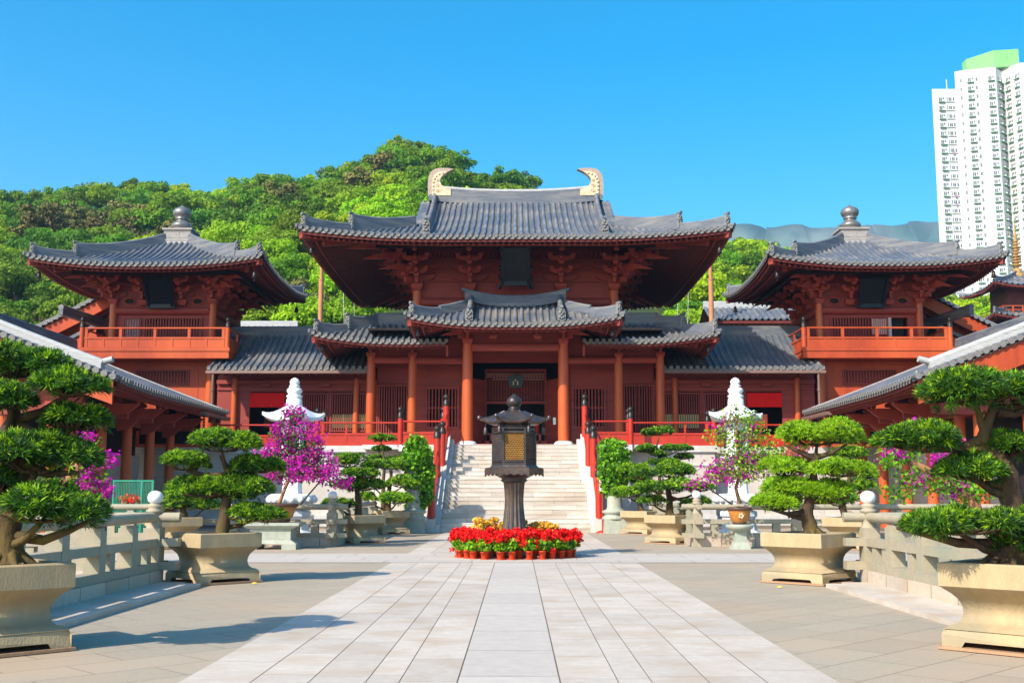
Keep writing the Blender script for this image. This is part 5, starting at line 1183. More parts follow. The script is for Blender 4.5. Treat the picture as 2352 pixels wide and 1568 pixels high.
bonsai('light green pine behind the shaded planter, next to the overgrown pedestal left of the stairs',(-4.86,43.35,.8),
  [(895,1069,102,28),(925,1110,84,30),(862,1116,62,26),(912,1147,100,30),(850,1143,52,36)],
  [(892,1182),(891,1141),(898,1104),(900,1075)],[],43.35,.13,.032,420,8,[.08,.37,.55],.12,g_)
bonsai('light green pine beside the overgrown pedestal right of the stairs',(4.86,43.35,.8),
  [(1457,1078,64,30),(1466,1102,62,24),(1440,1133,88,30),(1490,1120,50,30)],
  [(1475,1178),(1465,1143),(1466,1104),(1462,1080)],[],43.35,.13,.032,420,8,[.12,.38,.5],.12,g_)
bonsai('pine in the planter half hidden behind the dappled planter',(-9.75,32.4,.8),
  [(415,1150,110,42),(445,1108,80,30),(392,1162,60,30),(470,1160,70,30)],[(425,1196),(420,1170),(430,1130),(440,1105)],[],32.4,.12,.026,520,8,[.4,.45,.15],.11,g_)
bonsai('pine with a green dome behind the bright yellow green pine',(9.55,32.2,.8),
  [(1952,1044,98,38),(1975,1120,80,40),(1925,1150,70,40),(1990,1090,60,30)],[(1942,1192),(1935,1160),(1950,1110),(1952,1060)],[],32.2,.12,.026,520,8,[.2,.5,.3],.11,g_)
bonsai('slim topiary with two round flat tiers on a bare stem, against the white terrace wall',(-5.75,46.5,.6),
  [(875,1008,70,20),(880,1032,54,15),(862,1052,40,16),(908,1054,58,14)],[(880,1190),(880,1110),(884,1060),(878,1035),(875,1012)],[],46.5,.09,.03,900,8,[.3,.5,.2],.09,'topiary trees in front of the terrace','topiary_tree')
bonsai('topiary with an umbrella crown and long flat arms, against the white terrace wall',(5.75,46.5,.6),
  [(1514,993,82,27),(1478,1032,78,19),(1555,1030,88,18),(1513,1043,50,18),(1571,1049,56,18),(1527,1064,78,20)],[(1516,1190),(1515,1110),(1514,1050),(1508,1025),(1514,1000)],[],46.5,.09,.03,900,8,[.35,.5,.15],.09,'topiary trees in front of the terrace','topiary_tree')
# ------------------------------------------------------------------ shrubs, bougainvillea
def cloud(name,label,cat,base,Y,blobs,mats,size,dens,trunk=None,flowers=None,twigs=0,group=None,tr=.06,fmat=None):
    """loose bush: leaf cards in blobs (x, y, w, h, density), bract clusters and twigs; photo points at depth Y"""
    t=thing(name,label,cat,base,group)
    if trunk:
        m=M(); q=[P(x,y,Y) for x,y in trunk]; m.tube(q,[tr*(1-.65*i/(len(q)-1)) for i in range(len(q))],9); B('trunk',m,BARKD if not twigs else STUMP,t)
    m=M(); allp=[]
    for b in blobs:
        x,y,w,h,d=b; c=P(x,y,Y+random.uniform(-.2,.2)*w*Y/F); rx,rz=w*Y/F/2,h*Y/F/2; N=max(10,int(dens*d*rx*rz*4))
        u=unit(rng.normal(size=(N,3)))*rng.random((N,1))**.42; p=u*np.array([[rx,rx*.85,rz]])+np.array([c])
        p+=rng.normal(size=p.shape)*.03; cards(m,p,size,rng.integers(0,2,N),.5); allp.append((c,rx,rz,p))
    B('leaves',m,mats,t)
    if flowers:
        m=M()
        for x,y,w,h,k in flowers:
            c=P(x,y,Y+random.uniform(-.25,.1)*w*Y/F); rx,rz=w*Y/F/2,h*Y/F/2
            for _ in range(k):
                q=np.array(c)+unit(rng.normal(size=(1,3)))[0]*rng.random()**.4*np.array([rx,rx*.8,rz]); n=random.randint(8,20)
                p=q+rng.normal(size=(n,3))*np.array([[.075,.075,.065]])*random.uniform(.7,1.4); cards(m,p,size*.95,rng.choice(2,size=n,p=[.8,.2]),.3)
        B('blossom',m,fmat or [MAG,MAGD],t)
    if twigs:
        m=M()
        for i_,(c,rx,rz,p) in enumerate(allp):
            if i_:
                pc=min((q[0] for q in allp[:i_]),key=lambda q:(q[0]-c[0])**2+(q[2]-c[2])**2); md=[(pc[k]+c[k])/2+(.06 if k==2 else 0) for k in range(3)]; m.tube([pc,md,c],[.03,.024,.016],5)
            for _ in range(max(4,int(twigs*rx*rz))):
                e=p[random.randrange(len(p))]; s=np.array(c)+np.array([random.uniform(-.3,.3)*rx,0,-.4*rz]); md=(e+s)/2+rng.normal(size=3)*.08
                m.tube([s,md,e],[.014,.010,.005],4)
        B('twigs',m,TWIG,t)
    return t
for s_,bl in ((-1,[(955,1020,40,40,1),(968,1045,44,50,1),(950,1062,52,44,1),(972,1085,46,50,1),(953,1105,50,46,1),(970,1135,46,50,1),(950,1155,30,40,.7),(955,1055,64,64,1),(962,1105,60,64,1),(957,1150,50,46,1)]),(1,[(1400,1028,46,40,1),(1415,1050,52,44,1),(1396,1068,40,40,1),(1420,1080,60,44,1),(1402,1100,46,44,1),(1398,1120,34,40,1),(1412,1042,60,60,1),(1414,1078,66,60,1),(1410,1108,58,50,1)])):
    lb='left' if s_<0 else 'right'
    X=-3.98 if s_<0 else 3.9
    t=thing('stone_pedestal','moulded grey stone pedestal under the leafy column %s of the stairs'%lb,'pedestal',(X,44.4,0),'pedestals by the stair foot')
    m=M(); m.cbox((X,44.4,0),.95,.95,.55,0,0,.9,.9); B('base',m,TABLE,t); m=M(); m.lathe([(.5,.55),(.5,.62),(.40,.68),(.40,.74),(.50,.80),(.50,.86),(.33,.92),(.30,1.0),(.28,2.9),(.34,2.95)],(X,44.4,0),20); B('shaft',m,TABLE,t)
    cloud('climbing_shrub','bright leafy shrub swelling in clumps up the stone pedestal %s of the stairs'%lb,'shrub',(X,44.4,.9),44.4,[(a,b,c*1.25,d*1.15,e) for a,b,c,d,e in bl],[LEAF_Y,LEAF_M],.075,820,None,None,0,'leafy columns by the stair foot')
cloud('bougainvillea','pink bougainvillea in full bloom, a tall cone in the oval orange tray','bougainvillea',(-6.85,32.2,1.0),32.2,
  [(672,960,66,50,1),(660,1000,90,56,1.2),(690,1030,110,56,1.2),(650,1050,120,50,.9),(715,1075,120,64,1.2),(665,1085,110,54,1),(765,1108,64,22,.6),(560,1085,60,40,.4)],[LEAF_M,LEAF_D],.045,420,[(640,1158),(655,1120),(675,1080),(668,1030),(672,980)],
  [(672,952,62,36,24),(650,985,66,44,26),(700,985,62,54,22),(640,1020,80,44,28),(720,1020,60,44,20),(625,1048,90,40,48),(690,1048,110,50,44),(700,1080,120,60,60),(640,1090,80,44,26),(748,1085,56,40,28),(785,1108,40,20,14),(600,1090,90,36,12),(740,1050,60,44,20)],30)
cloud('bougainvillea','thin twiggy bougainvillea with a magenta patch, in the round orange pot','bougainvillea',(6.38,32.2,1.0),32.2,
  [(1690,958,84,54,.9),(1655,1000,80,56,.7),(1725,1000,90,66,.9),(1700,1040,120,66,.8),(1748,1060,120,84,1.1),(1680,1085,130,64,.9),(1774,1045,64,70,1.1),(1580,1108,90,26,.4),(1730,965,50,50,.6)],[LEAF_M,LEAF_L],.045,420,[(1699,1156),(1690,1120),(1705,1070),(1690,1020),(1692,970)],
  [(1685,1062,108,52,40),(1665,1095,100,44,34),(1718,1092,60,50,18),(1700,1000,80,60,7),(1625,1075,40,24,4),(1590,1110,60,20,4),(1740,1045,60,60,8),(1765,1100,30,24,4),(1660,980,60,60,4)],60)
cloud('bougainvillea','bougainvillea with a brown stump, behind the dark pine at the left edge','bougainvillea',(-9.5,24.6,.5),24.6,
  [(190,1020,90,50,.35),(215,1070,80,60,.4),(200,1110,110,50,.8),(130,1115,120,50,.9),(180,1145,120,36,.8),(80,1100,80,50,.7)],[LEAF_M,LEAF_Y],.05,560,[(110,1185),(105,1150),(140,1120),(180,1080),(190,1020)],
  [(190,1003,60,20,5),(205,1055,60,30,9),(238,1055,50,24,16),(215,1100,80,40,9),(190,1125,100,36,16),(240,1130,40,40,7),(120,1130,60,30,5)],70,tr=.2)
cloud('bougainvillea','bougainvillea with sparse flowers and twisted stumps, behind the pine with the flat crown','bougainvillea',(9.6,24.6,.5),24.6,
  [(2080,1050,90,40,.8),(2045,1062,70,40,.8),(2100,1100,110,60,.45),(2140,1120,110,40,.5),(2200,1110,150,50,.8),(2060,1130,90,50,.5),(2230,1140,110,40,.8),(2105,985,60,24,.4)],[LEAF_M,LEAF_Y],.05,620,[(2240,1185),(2232,1150),(2200,1115),(2150,1090),(2090,1060)],
  [(2090,978,70,16,4),(2060,1040,70,30,6),(2150,1055,60,30,7),(2020,1060,30,20,2),(2110,1110,80,50,5),(2200,1120,100,40,9),(2170,1090,50,30,5),(2205,1028,60,20,4)],55,tr=.2)
cloud('croton_bush','rounded pink and orange bush against the white terrace wall','bush',(9.6,44,.5),44,[(1832,1042,54,44,1),(1845,1055,50,40,1),(1838,1100,30,70,.3)],[LEAF_M,MAGD],.07,230,[(1838,1190),(1838,1110),(1835,1050)],[(1832,1036,54,30,22),(1845,1055,40,30,9)],0,fmat=[ORNG,MAG],tr=.05)
cloud('croton_bush','small salmon orange bush between the bright pine and the white marble lantern','bush',(10.6,43,.5),43,[(1808,1050,40,24,.5)],[LEAF_M,ORNG],.06,300,[(1812,1190),(1812,1110),(1808,1055)],[(1808,1050,44,26,22)],0,fmat=[ORNG,MAGD],tr=.04)
cloud('flower_bush','small bush with orange flowers behind the stone rail, before the green mesh','bush',(-11.9,34.6,.7),34.6,[(295,1148,44,20,1)],[LEAF_Y,LEAF_M],.05,420,[(295,1190),(295,1150)],[(295,1146,46,16,9)],0,fmat=[ORNG,REDF],tr=.04)
# pots and stands
t=thing('bonsai_tray','oval glazed orange tray with a dark rim, holding the pink bougainvillea in bloom','tray',(-6.85,32.2,.83))
m=M(); m.lathe([(.42,.12),(.47,.16),(.56,.44),(.53,.45)],(-6.85,32.2,.74),30,0,True,0,1.15); B('tray_body',m,TRAY,t); m=M(); m.lathe([(.55,.0),(.61,.02),(.61,.09),(.55,.1),(.51,.06)],(-6.85,32.2,1.175),30,0,True,0,1.15); B('rim',m,TRAYD,t); m=M(); m.lathe([(.36,0),(.42,.05),(.42,.12)],(-6.85,32.2,.735),30,0,True,0,1.15); B('foot',m,TRAYD,t)
m=M(); m.lathe([(.52,.05),(.35,.10),(.01,.13)],(-6.85,32.2,1.17),20,0,True,0,1.15); B('soil',m,EARTH,t)
t=thing('stone_table','low green grey stone table with a moulded top under the oval tray','stone table',(-6.85,32.2,0))
m=M(); m.cbox((-6.85,32.2,.66),1.66,1.1,.08); m.cbox((-6.85,32.2,.58),1.3,.9,.08,0,0,1.2,1.15); B('table_top',m,TABLE,t)
m=M(); m.cbox((-6.85,32.2,.26),1.15,.8,.32); B('pedestal',m,TABLE,t); m=M(); m.cbox((-6.85,32.2,.16),1.5,1.0,.1,0,0,.8,.85)
for sx in (-.55,.55): m.cbox((-6.85+sx,32.2,.0),.4,1.0,.16)
B('foot',m,TABLE,t)
t=thing('flower_pot','round glazed orange pot with a dark rim and a moulded flower, holding the twiggy bougainvillea','pot',(6.38,32.2,.78))
m=M(); m.lathe([(.19,.05),(.24,.10),(.315,.36),(.315,.38)],(6.38,32.2,.70),28); b=B('pot_body',m,TRAY,t); m=M(); m.lathe([(.31,0),(.36,.015),(.36,.08),(.32,.09),(.28,.05)],(6.38,32.2,1.08),28); B('rim',m,TRAYD,t); m=M(); m.lathe([(.17,0),(.20,.03),(.19,.06)],(6.38,32.2,.695),28); B('foot',m,TRAYD,t)
m=M()
for k in range(5): a=k*1.257; m.lathe([(.01,-.03),(.03,-.02),(.035,0),(.03,.02),(.01,.03)],(6.38+.05*math.cos(a),31.91,.93+.05*math.sin(a)),8)
B('emblem',m,GOLD,b)
m=M(); m.lathe([(.30,.05),(.2,.1),(.01,.13)],(6.38,32.2,1.07),20); B('soil',m,EARTH,t)
t=thing('stone_pedestal','slender green grey stone pedestal with a wide cap under the round orange pot','pedestal',(6.38,32.2,0))
m=M(); m.lathe([(.24,.50),(.37,.58),(.39,.63),(.39,.67),(.32,.69)],(6.38,32.2,0),26); B('table_top',m,TABLE,t); m=M(); m.cbox((6.38,32.2,.2),.32,.32,.31); B('shaft',m,TABLE,t); m=M(); m.cbox((6.38,32.2,0),.54,.54,.2,0,0,.66,.66); B('foot',m,TABLE,t)
for (a,b,lb,base) in (((735,1105),(688,1160),'thin dark prop stick slanting from the oval tray to a pink branch',(-6.0,32.2,1.2)),((1616,1113),(1682,1158),'thin dark prop stick slanting from the round orange pot to a bare branch',(5.6,32.2,1.2))):
    m=M(); m.tube([P(*a,32.2),P(*b,32.2)],.022,6); tag(B('prop_stick',m,BARKD,None,base=base),lb,'stick','prop sticks')
# ------------------------------------------------------------------ white marble lanterns
def marble(x,lb):
    y=38.; t=thing('marble_lantern',lb,'stone lantern',(x,y,0),'white marble lanterns')
    m=M(); m.lathe([(.75,0),(.75,.25),(.6,.35),(.55,.75),(.62,.8),(.62,.95),(.40,1.02)],(x,y,0),8,0,False); B('base',m,MARBLE,t)
    m=M(); m.lathe([(.36,1.0),(.58,1.12),(.76,1.3),(.80,1.46),(.74,1.52),(.5,1.54)],(x,y,0),32)
    for k in range(16):
        a=2*math.pi*k/16
        for r,z,q in ((.62,1.16,.12),(.75,1.34,.12)): m.lathe([(.01,-q),(q*.7,-q*.7),(q,0),(q*.7,q*.7),(.01,q)],(x+r*math.cos(a+(z>1.2)*.2),y+r*math.sin(a+(z>1.2)*.2),z),6)
    B('lotus_bowl',m,MARBLE,t)
    m=M(); m.lathe([(.36,1.52),(.34,1.6),(.30,2.5),(.34,2.6)],(x,y,0),8,0,False); B('shaft',m,MARBLE,t)
    m=M(); m.lathe([(.36,2.6),(.56,2.66),(.56,2.78),(.40,2.8)],(x,y,0),8,0,False); m.lathe([(.42,2.8),(.42,3.95),(.3,4.0)],(x,y,0),8,0,False); l=B('light_box',m,MARBLE,t)
    for k in range(4): a=math.pi/2*k; m=M(); m.cbox((x+.40*math.cos(a),y+.40*math.sin(a),3.05),.22 if k%2 else .05,.05 if k%2 else .22,.6); B('opening',m,DARK,l)
    m=M(); n=48; v=[]
    for i in range(7):
        u=i/6
        for k in range(n):
            a=2*math.pi*k/n+math.pi/8; f=(k%12)/12; d=abs(f-.5)*2; hr_=math.cos(math.pi/4)/math.cos((f-.5)*math.pi/2)*1.22
            r=(.26+.62*u**.8)*(hr_*u+(1-u)); z=4.50-.42*u**.8+.20*u**3*d**3; v.append((x+r*math.cos(a),y+r*math.sin(a),z))
    m.add(v,[(i*n+k,i*n+(k+1)%n,(i+1)*n+(k+1)%n,(i+1)*n+k) for i in range(6) for k in range(n)],0,True)
    lo=[(a,b,c-.11) for a,b,c in v[-n:]]; ii=[(x+(a-x)*.5,y+(b-y)*.5,3.95) for a,b,c in v[-n:]]
    m.add(v[-n:]+lo+ii,[(k,(k+1)%n,n+(k+1)%n,n+k) for k in range(n)]+[(n+k,n+(k+1)%n,2*n+(k+1)%n,2*n+k) for k in range(n)]); B('roof',m,MARBLE,t)
    m=M(); m.lathe([(.28,4.46),(.26,4.72),(.22,4.74),(.27,4.80),(.27,4.84),(.2,4.87),(.23,4.93),(.27,5.0),(.23,5.08),(.15,5.11),(.19,5.15),(.19,5.18),(.13,5.2),(.16,5.25),(.17,5.32),(.12,5.40),(.03,5.45)],(x,y,0),20); B('finial',m,MARBLE,t)
marble(-7.5,'white marble lantern behind the pink bougainvillea in full bloom'); marble(7.5,'white marble lantern behind the thin twiggy bougainvillea')
# ------------------------------------------------------------------ flower pots round the lantern
def flowerpot(name,red,seed):
    random.seed(seed); t=thing(name,'','potted flower',(0,0,0))
    m=M(); m.lathe([(.068,.02),(.090,.16),(.099,.16),(.099,.188),(.083,.188),(.08,.16)],(0,0,0),16); p=B('pot',m,POT,t); m=M(); m.lathe([(.10,0),(.118,.024),(.10,.024)],(0,0,0),16); B('saucer',m,POT,p)
    m=M(); N=150
    u=unit(rng.normal(size=(N,3)))*rng.random((N,1))**.35; pts=u*np.array([[.20,.20,.17]])+np.array([[0,0,.34]]); pts[:,2]=np.maximum(pts[:,2],.17); cards(m,pts,.045,rng.integers(0,3,N),.8,.95); B('leaves',m,[LEAF_Y,LEAF_M,LEAF_L],t)
    m=M()
    for _ in range(17 if red else 13):
        a=random.uniform(0,6.28); r=random.uniform(.04,.24); c=np.array([r*math.cos(a),r*math.sin(a),random.uniform(.42,.64)-(r*.35)+(.12 if not red else .02)])
        if random.random()<.15: c[2]-=.16
        u=unit(rng.normal(size=(26,3))); pts=u*np.array([[.062,.062,.05]])+c; cards(m,pts,.032,rng.choice(2,size=26,p=[.85,.15]),.2,.9)
    B('blossom',m,[REDF,MAGD if False else REDF] if red else [YELF,ORNG],t)
    m=M()
    for _ in range(8): a=random.uniform(0,6.28); m.tube([(0,0,.14),(.15*math.cos(a),.15*math.sin(a),.5)],.006,4)
    B('stems',m,LEAF_Y,t); return t
random.seed(5)
protos=[flowerpot('geranium_pot',True,k) for k in range(4)]; yel=[flowerpot('begonia_pot',False,20+k) for k in range(2)]
used=set()
def putpot(pr,k,x,y,label,group,sc_=1.):
    o=pr[k%len(pr)]
    if id(o) in used: o=dup(o)
    else: used.add(id(o))
    o.location=(x,y,.014); o.rotation_euler=(0,0,random.uniform(0,6.28)); o['label']=label; o['group']=group; o.scale=(sc_,sc_,sc_*random.uniform(.95,1.08))
random.seed(9)
n=26
for k in range(n):
    a=2*math.pi*(k+.5)/n+random.uniform(-.04,.04); r=1.42+random.uniform(-.05,.05)
    fr_=math.sin(a)<.25
    putpot(protos,k,r*math.cos(a),LY+r*math.sin(a)*.95,'red flowering geranium in an orange pot, in the outer ring round the bronze lantern','outer ring of red geraniums round the lantern')
n=16
for k in range(n):
    a=2*math.pi*(k+.3)/n; r=1.02+random.uniform(-.04,.04)
    putpot(protos,k+1,r*math.cos(a),LY+r*math.sin(a),'red flowering geranium standing inside the outer ring of pots','inner ring of red geraniums round the lantern',1.05)
for k,a in enumerate((.25,.6,1.0,1.35,1.8,2.2,2.6,2.95)):
    r=.72; putpot(yel,k,r*math.cos(a)*1.25,LY+r*math.sin(a)*.7+.1,'yellow flowering begonia close behind the lantern pedestal','yellow begonias beside the lantern pedestal',1.12)
# ------------------------------------------------------------------ sign stand, mesh fence, small things
t=thing('sign_stand','red stand with a blank white notice on a round foot, before the stair railing','sign stand',(3.42,44.4,0))
m=M(); m.lathe([(.27,0),(.27,.03),(.16,.09),(.04,.12)],(3.42,44.4,0),24); B('foot',m,RED,t); m=M(); m.tube([(3.42,44.4,.1),(3.42,44.4,1.6)],.028,8); B('pole',m,RED,t)
m=M(); m.cbox((3.42,44.37,1.6),.30,.03,.52); f=B('sign_frame',m,RED,t); m=M(); m.cbox((3.42,44.345,1.63),.25,.012,.44); B('notice',m,WHITE,f)
t=thing('mesh_fence','green framed mesh screen standing in front of the white wall panels','fence',(-12.4,36.5,0))
m=M(); ya=36.5
x0,x1=P(262,1100,ya)[0],P(352,1100,ya)[0]; zt=P(300,1102,ya)[2]
for x in (x0,x0+(x1-x0)*.72,x1): m.box(x-.025,x+.025,ya-.025,ya+.025,0,zt)
m.box(x0-.02,x1+.02,ya-.022,ya+.022,zt-.05,zt); m.box(x0,x1,ya-.022,ya+.022,.2,.25); B('frame',m,GREENM,t)
m=M(); k=int((x1-x0)/.05)
for i in range(k): x=x0+(x1-x0)*i/k; m.box(x,x+.012,ya-.004,ya+.004,.25,zt-.05)
for i in range(26): z=.25+(zt-.3)*i/26; m.box(x0,x1,ya-.0045,ya+.0045,z,z+.012)
B('mesh_panel',m,GREENM,t)
for (x,y,lb) in ((4.45,19.1,'small yellow fallen leaf in front of the sunlit planter'),(-4.5,19.85,'small yellow fallen leaf at the corner of the dappled planter')):
    m=M(); m.add([(x-.05,y,.03),(x,y-.04,.02),(x+.06,y,.035),(x,y+.04,.03),(x,y,.05)],[(0,1,4),(1,2,4),(2,3,4),(3,0,4)]); tag(B('fallen_leaf',m,YELF,None,base=(x,y,.02)),lb,'leaf')
# ================================================================== hills and trees
def ridge_y(x):   # silhouette of the wooded hill in the photo
    pts=[(-300,430),(0,418),(60,408),(150,404),(240,410),(330,402),(420,415),(500,405),(540,385),(600,370),(650,372),(700,378),(760,362),(820,336),(880,318),(940,315),(1000,320),(1050,342),(1080,362),(1120,375),(1160,378),(1200,392),(1240,412),(1275,445),(1330,490),(1420,505),(1500,512),(1600,525),(1690,540),(1740,540),(1800,552),(1860,552),(1920,570),(2000,610),(2150,650),(2352,665),(2700,680)]
    for (a,b),(c,d) in zip(pts,pts[1:]):
        if a<=x<=c: return b+(d-b)*(x-a)/(c-a)
    return 680
YR_=250.
def hz(X,Y):
    u=X/max(Y,1); x=1187+u*F/1.0; yy=ridge_y(x)
    zr=P(x,yy,YR_)[2]-8.2+max(0,min(1.6,(1300-x)/160 if x>1150 else (x-1100)/40 if x>1100 else 0))
    s=min(1,max(0,(Y-82)/(YR_-82)))
    z=zr*(s**.85)
    if Y>YR_: z=zr*(1-((Y-YR_)/140)**2*.6)
    return z+1.5*math.sin(X*.09)*math.sin(Y*.07)*s-1.5*(1-s)
m=M(); us=np.linspace(-.75,.75,110); Ys=np.concatenate([np.linspace(82,YR_,40),np.linspace(YR_+12,400,12)])
m.add([(u*y,y,hz(u*y,y)) for u in us for y in Ys],[(i*len(Ys)+j,(i+1)*len(Ys)+j,(i+1)*len(Ys)+j+1,i*len(Ys)+j+1) for i in range(len(us)-1) for j in range(len(Ys)-1)],0,True)
tag(B('hill',m,HILL),None,None,kind='structure')
def crown_pts(N,r,h,lob):
    """leaf-clump centres of a lobed crown of radius r and height h"""
    a=rng.uniform(0,6.28,lob); q=np.sqrt(rng.random(lob))*.72; lc=np.stack([q*np.cos(a)*r,q*np.sin(a)*r,h*(.52+.40*rng.random(lob)*(1-q*.45))],1); lr=rng.uniform(.26,.44,lob)*r
    k=rng.integers(0,lob,N); n=unit(rng.normal(size=(N,3))); n[:,2]=np.where(rng.random(N)<.8,np.abs(n[:,2]),n[:,2])
    p=lc[k]+n*lr[k][:,None]*np.array([[1,1,.75]])*(rng.random((N,1))**.3); return p,n
def clump_cards(p,n,size):
    K=len(p); nn=unit(n+.5*rng.normal(size=(K,3))); r=rng.normal(size=(K,3)); a=unit(np.cross(nn,r)); b=np.cross(nn,a); s=size*rng.uniform(.55,1.3,size=(K,1))
    return np.stack([p-a*s,p-b*s*.7,p+a*s,p+b*s*.7],1)
tmpl=[]
for k in range(7):
    p,n=crown_pts(1150,3.9*rng.uniform(.85,1.15),7.2*rng.uniform(.9,1.25),int(rng.integers(9,15))); tmpl.append(clump_cards(p,n,.285))
tmpl_near=[]
for k in range(5):
    p,n=crown_pts(4600,3.9,7.6*rng.uniform(.9,1.2),int(rng.integers(16,26))); tmpl_near.append(clump_cards(p,n,.17))
meshes={}
def tree_mesh(k,mt):
    if (k,mt) in meshes: return meshes[(k,mt)]
    c=M(); q=tmpl_near[k].reshape(-1,3); c.add(q,np.arange(len(q)).reshape(-1,4),0,False)
    o=B('crown',c,FOR[mt],None,base=(0,0,0)); t_=M(); t_.tube([(0,0,-2),(.1,0,1.8),(0,.1,4.5)],[.26,.2,.12],7)
    for i in range(4): a=i*1.6; t_.tube([(0,0,2.2+.4*i),(1.4*math.cos(a),1.4*math.sin(a),4.4+.2*i)],[.11,.05],5)
    o2=B('trunk',t_,TRUNK,None,base=(0,0,0)); a,b=o.data,o2.data; bpy.data.objects.remove(o); bpy.data.objects.remove(o2); meshes[(k,mt)]=(a,b); return a,b
def pix(X,Y,Z):
    dx,dy,dz=X-CAM[0],Y,Z-CAM[2]; c,s=math.cos(YW),math.sin(YW); x=dx*c+dy*s; y=-dx*s+dy*c
    cp,sp=math.cos(PT),math.sin(PT); dp=y*cp+dz*sp; v=-y*sp+dz*cp; return CX+F*x/dp,CY-F*v/dp
def pick(X,Y,x,y):
    r=random.random()
    nx=math.sin(X*.045+1.3)*math.cos(Y*.037+X*.011)
    brown=(x<430 and 470<y<575 and r<.5) or (r<.03)
    if brown: return 3
    if x>690 and 480<y<760 and r<.40 and x<800: return 0
    if Y<150 and x>480 and r<.75: return 2
    if x<260 and y>560: return 1 if r<.8 else 0
    if nx>.15 and r<.65: return 2
    if nx<-.35 and r<.7: return 1
    return 0
pos=[]; random.seed(21)
tries=0
grid={}
while tries<30000:
    tries+=1
    u=random.uniform(-.70,.62); Y=math.sqrt(random.uniform(84**2,268**2)); X=u*Y
    d=3.7+1.0*min(1,(Y-84)/110)
    cell=(int(X//d),int(Y//d)); ok=True
    for i in (-1,0,1):
        for j in (-1,0,1):
            for (a,b) in grid.get((cell[0]+i,cell[1]+j),()):
                if (a-X)**2+(b-Y)**2<d*d*.8: ok=False
    if not ok: continue
    z=hz(X,Y); x,y=pix(X,Y,z+5)
    if x<-520 or x>2760: continue
    if y>830: continue
    if 690<x<1680 and y>540 and not (690<x<830 or 1560<x<1690): continue
    if 1250<x<1690 and y>450 and x<1560: continue
    if 60<x<680 and y>690 and x<560: 
        if 200<x: continue
    grid.setdefault(cell,[]).append((X,Y)); pos.append((X,Y,z,x,y))
pos.sort(key=lambda p:p[1])
near=[p for p in pos if p[1]<155 and -40<p[3]<2400][:150]; nset=set(near); rest=[p for p in pos if p not in nset]
KL=[('green_tree','rounded mid green tree on the hillside behind the temple roofs'),('green_tree','dark green tree on the shaded hillside behind the temple roofs'),('green_tree','bright lime green tree on the hillside behind the temple roofs'),('dry_tree','brownish olive tree with thin foliage on the hillside')]
for (X,Y,z,x,y) in near:
    mt=pick(X,Y,x,y); a,b=tree_mesh(random.randrange(5),mt)
    t=bpy.data.objects.new(KL[mt][0],None); COL.objects.link(t); t.location=(X,Y,z-.5); s=random.uniform(.8,1.25); t.scale=(s,s,s*random.uniform(.9,1.2)); t.rotation_euler=(0,0,random.uniform(0,6.28))
    tag(t,KL[mt][1],'tree',['mid green trees','dark green trees','lime green trees','brownish trees'][mt]+' on the hillside')
    for nm,me in (('crown',a),('trunk',b)):
        o=bpy.data.objects.new(nm,me); COL.objects.link(o); o.parent=t
fm=M()
for (X,Y,z,x,y) in rest:
    mt=pick(X,Y,x,y); q=tmpl[random.randrange(7)].reshape(-1,3); a=random.uniform(0,6.28); s=random.uniform(.72,1.06); C,S=math.cos(a),math.sin(a)
    if y<ridge_y(x)+25 and random.random()<.05: s*=1.25
    v=np.stack([q[:,0]*C-q[:,1]*S,q[:,0]*S+q[:,1]*C,q[:,2]*random.uniform(.9,1.2)],1)*s+np.array([[X,Y,z-.8]])
    fm.add(v,np.arange(len(v)).reshape(-1,4),mt,False,(random.random(),0))
tag(B('forest',fm,FOR),'mass of trees covering the hill up to its skyline','forest',kind='stuff')
# far mountains
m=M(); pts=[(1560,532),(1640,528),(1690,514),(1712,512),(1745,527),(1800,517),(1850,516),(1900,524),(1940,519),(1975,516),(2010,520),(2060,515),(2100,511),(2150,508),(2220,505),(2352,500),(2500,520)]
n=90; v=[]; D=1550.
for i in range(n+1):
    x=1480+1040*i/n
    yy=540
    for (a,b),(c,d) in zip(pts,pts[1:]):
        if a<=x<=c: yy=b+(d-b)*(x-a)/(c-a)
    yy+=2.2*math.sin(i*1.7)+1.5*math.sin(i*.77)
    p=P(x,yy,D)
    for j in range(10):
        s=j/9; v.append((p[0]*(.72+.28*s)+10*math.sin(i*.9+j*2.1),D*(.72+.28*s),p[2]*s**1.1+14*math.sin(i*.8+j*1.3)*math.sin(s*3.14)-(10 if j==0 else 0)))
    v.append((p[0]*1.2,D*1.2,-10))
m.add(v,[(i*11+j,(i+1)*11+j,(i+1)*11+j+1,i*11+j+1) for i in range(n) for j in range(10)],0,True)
tag(B('mountain',m,MOUNT),None,None,kind='structure')
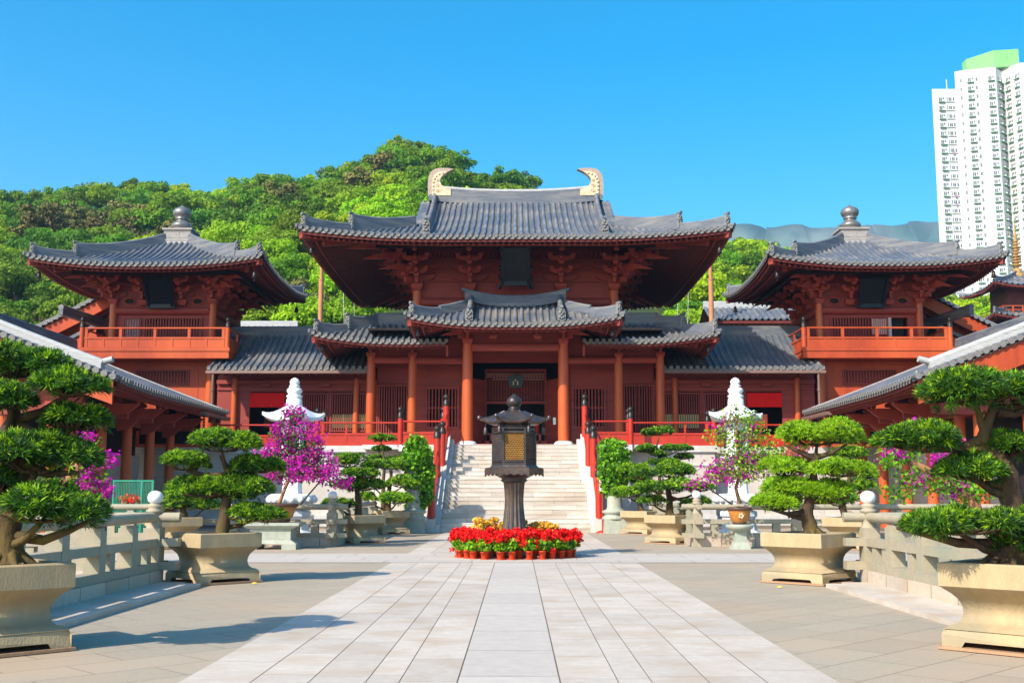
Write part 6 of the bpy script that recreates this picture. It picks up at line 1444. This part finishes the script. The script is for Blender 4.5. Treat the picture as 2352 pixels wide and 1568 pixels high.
# ================================================================== haze, sky, sun, camera
HAZE=0.00021
if HAZE:
    m=M(); m.box(-1110,1950,-70,2010,-26,440)
    hm=bpy.data.materials.new('air_haze'); hm.use_nodes=True; nt=hm.node_tree; nt.nodes.remove(nt.nodes['Principled BSDF']); pv=nt.nodes.new('ShaderNodeVolumePrincipled'); pv.inputs['Color'].default_value=(.36,.66,1,1); pv.inputs['Density'].default_value=HAZE; pv.inputs['Anisotropy'].default_value=.2
    nt.links.new(pv.outputs[0],nt.nodes['Material Output'].inputs['Volume']); hb=tag(B('haze',m,hm),None,None,kind='stuff')
EL,AZ=R(39),R(42)
sv=Vector((-math.sin(AZ)*math.cos(EL),-math.cos(AZ)*math.cos(EL),math.sin(EL)))
ld=bpy.data.lights.new('sun','SUN'); ld.energy=4.6; ld.angle=R(.5); ld.color=(1,.925,.80); lo=bpy.data.objects.new('sun',ld); COL.objects.link(lo); lo.rotation_euler=(-sv).to_track_quat('-Z','Y').to_euler()
w=bpy.data.worlds.new('World'); sc.world=w; w.use_nodes=True; nt=w.node_tree; bg=nt.nodes['Background']
sk_=nt.nodes.new('ShaderNodeTexSky'); sk_.sky_type='NISHITA'; sk_.sun_disc=False; sk_.sun_elevation=EL; sk_.sun_rotation=math.atan2(sv.x,sv.y); sk_.air_density=1.0; sk_.dust_density=1.3; sk_.ozone_density=2.2
hs=nt.nodes.new('ShaderNodeHueSaturation'); hs.inputs['Saturation'].default_value=1.56; hs.inputs['Value'].default_value=1.22; hs.inputs['Hue'].default_value=.486; nt.links.new(sk_.outputs[0],hs.inputs['Color']); nt.links.new(hs.outputs[0],bg.inputs[0]); bg.inputs[1].default_value=.15
cd=bpy.data.cameras.new('camera'); co=bpy.data.objects.new('camera',cd); COL.objects.link(co); co.location=CAM; co.rotation_euler=(math.pi/2+PT,0,YW); cd.sensor_width=36; cd.lens=36*F/2352; cd.clip_end=12000; cd.clip_start=.1; sc.camera=co
sc.view_settings.view_transform='Standard'; sc.view_settings.look='None'; sc.view_settings.exposure=.55; sc.view_settings.gamma=1
sc.cycles.use_denoising=True; sc.cycles.max_bounces=6; sc.cycles.diffuse_bounces=2; sc.cycles.volume_bounces=0; sc.cycles.volume_step_rate=10
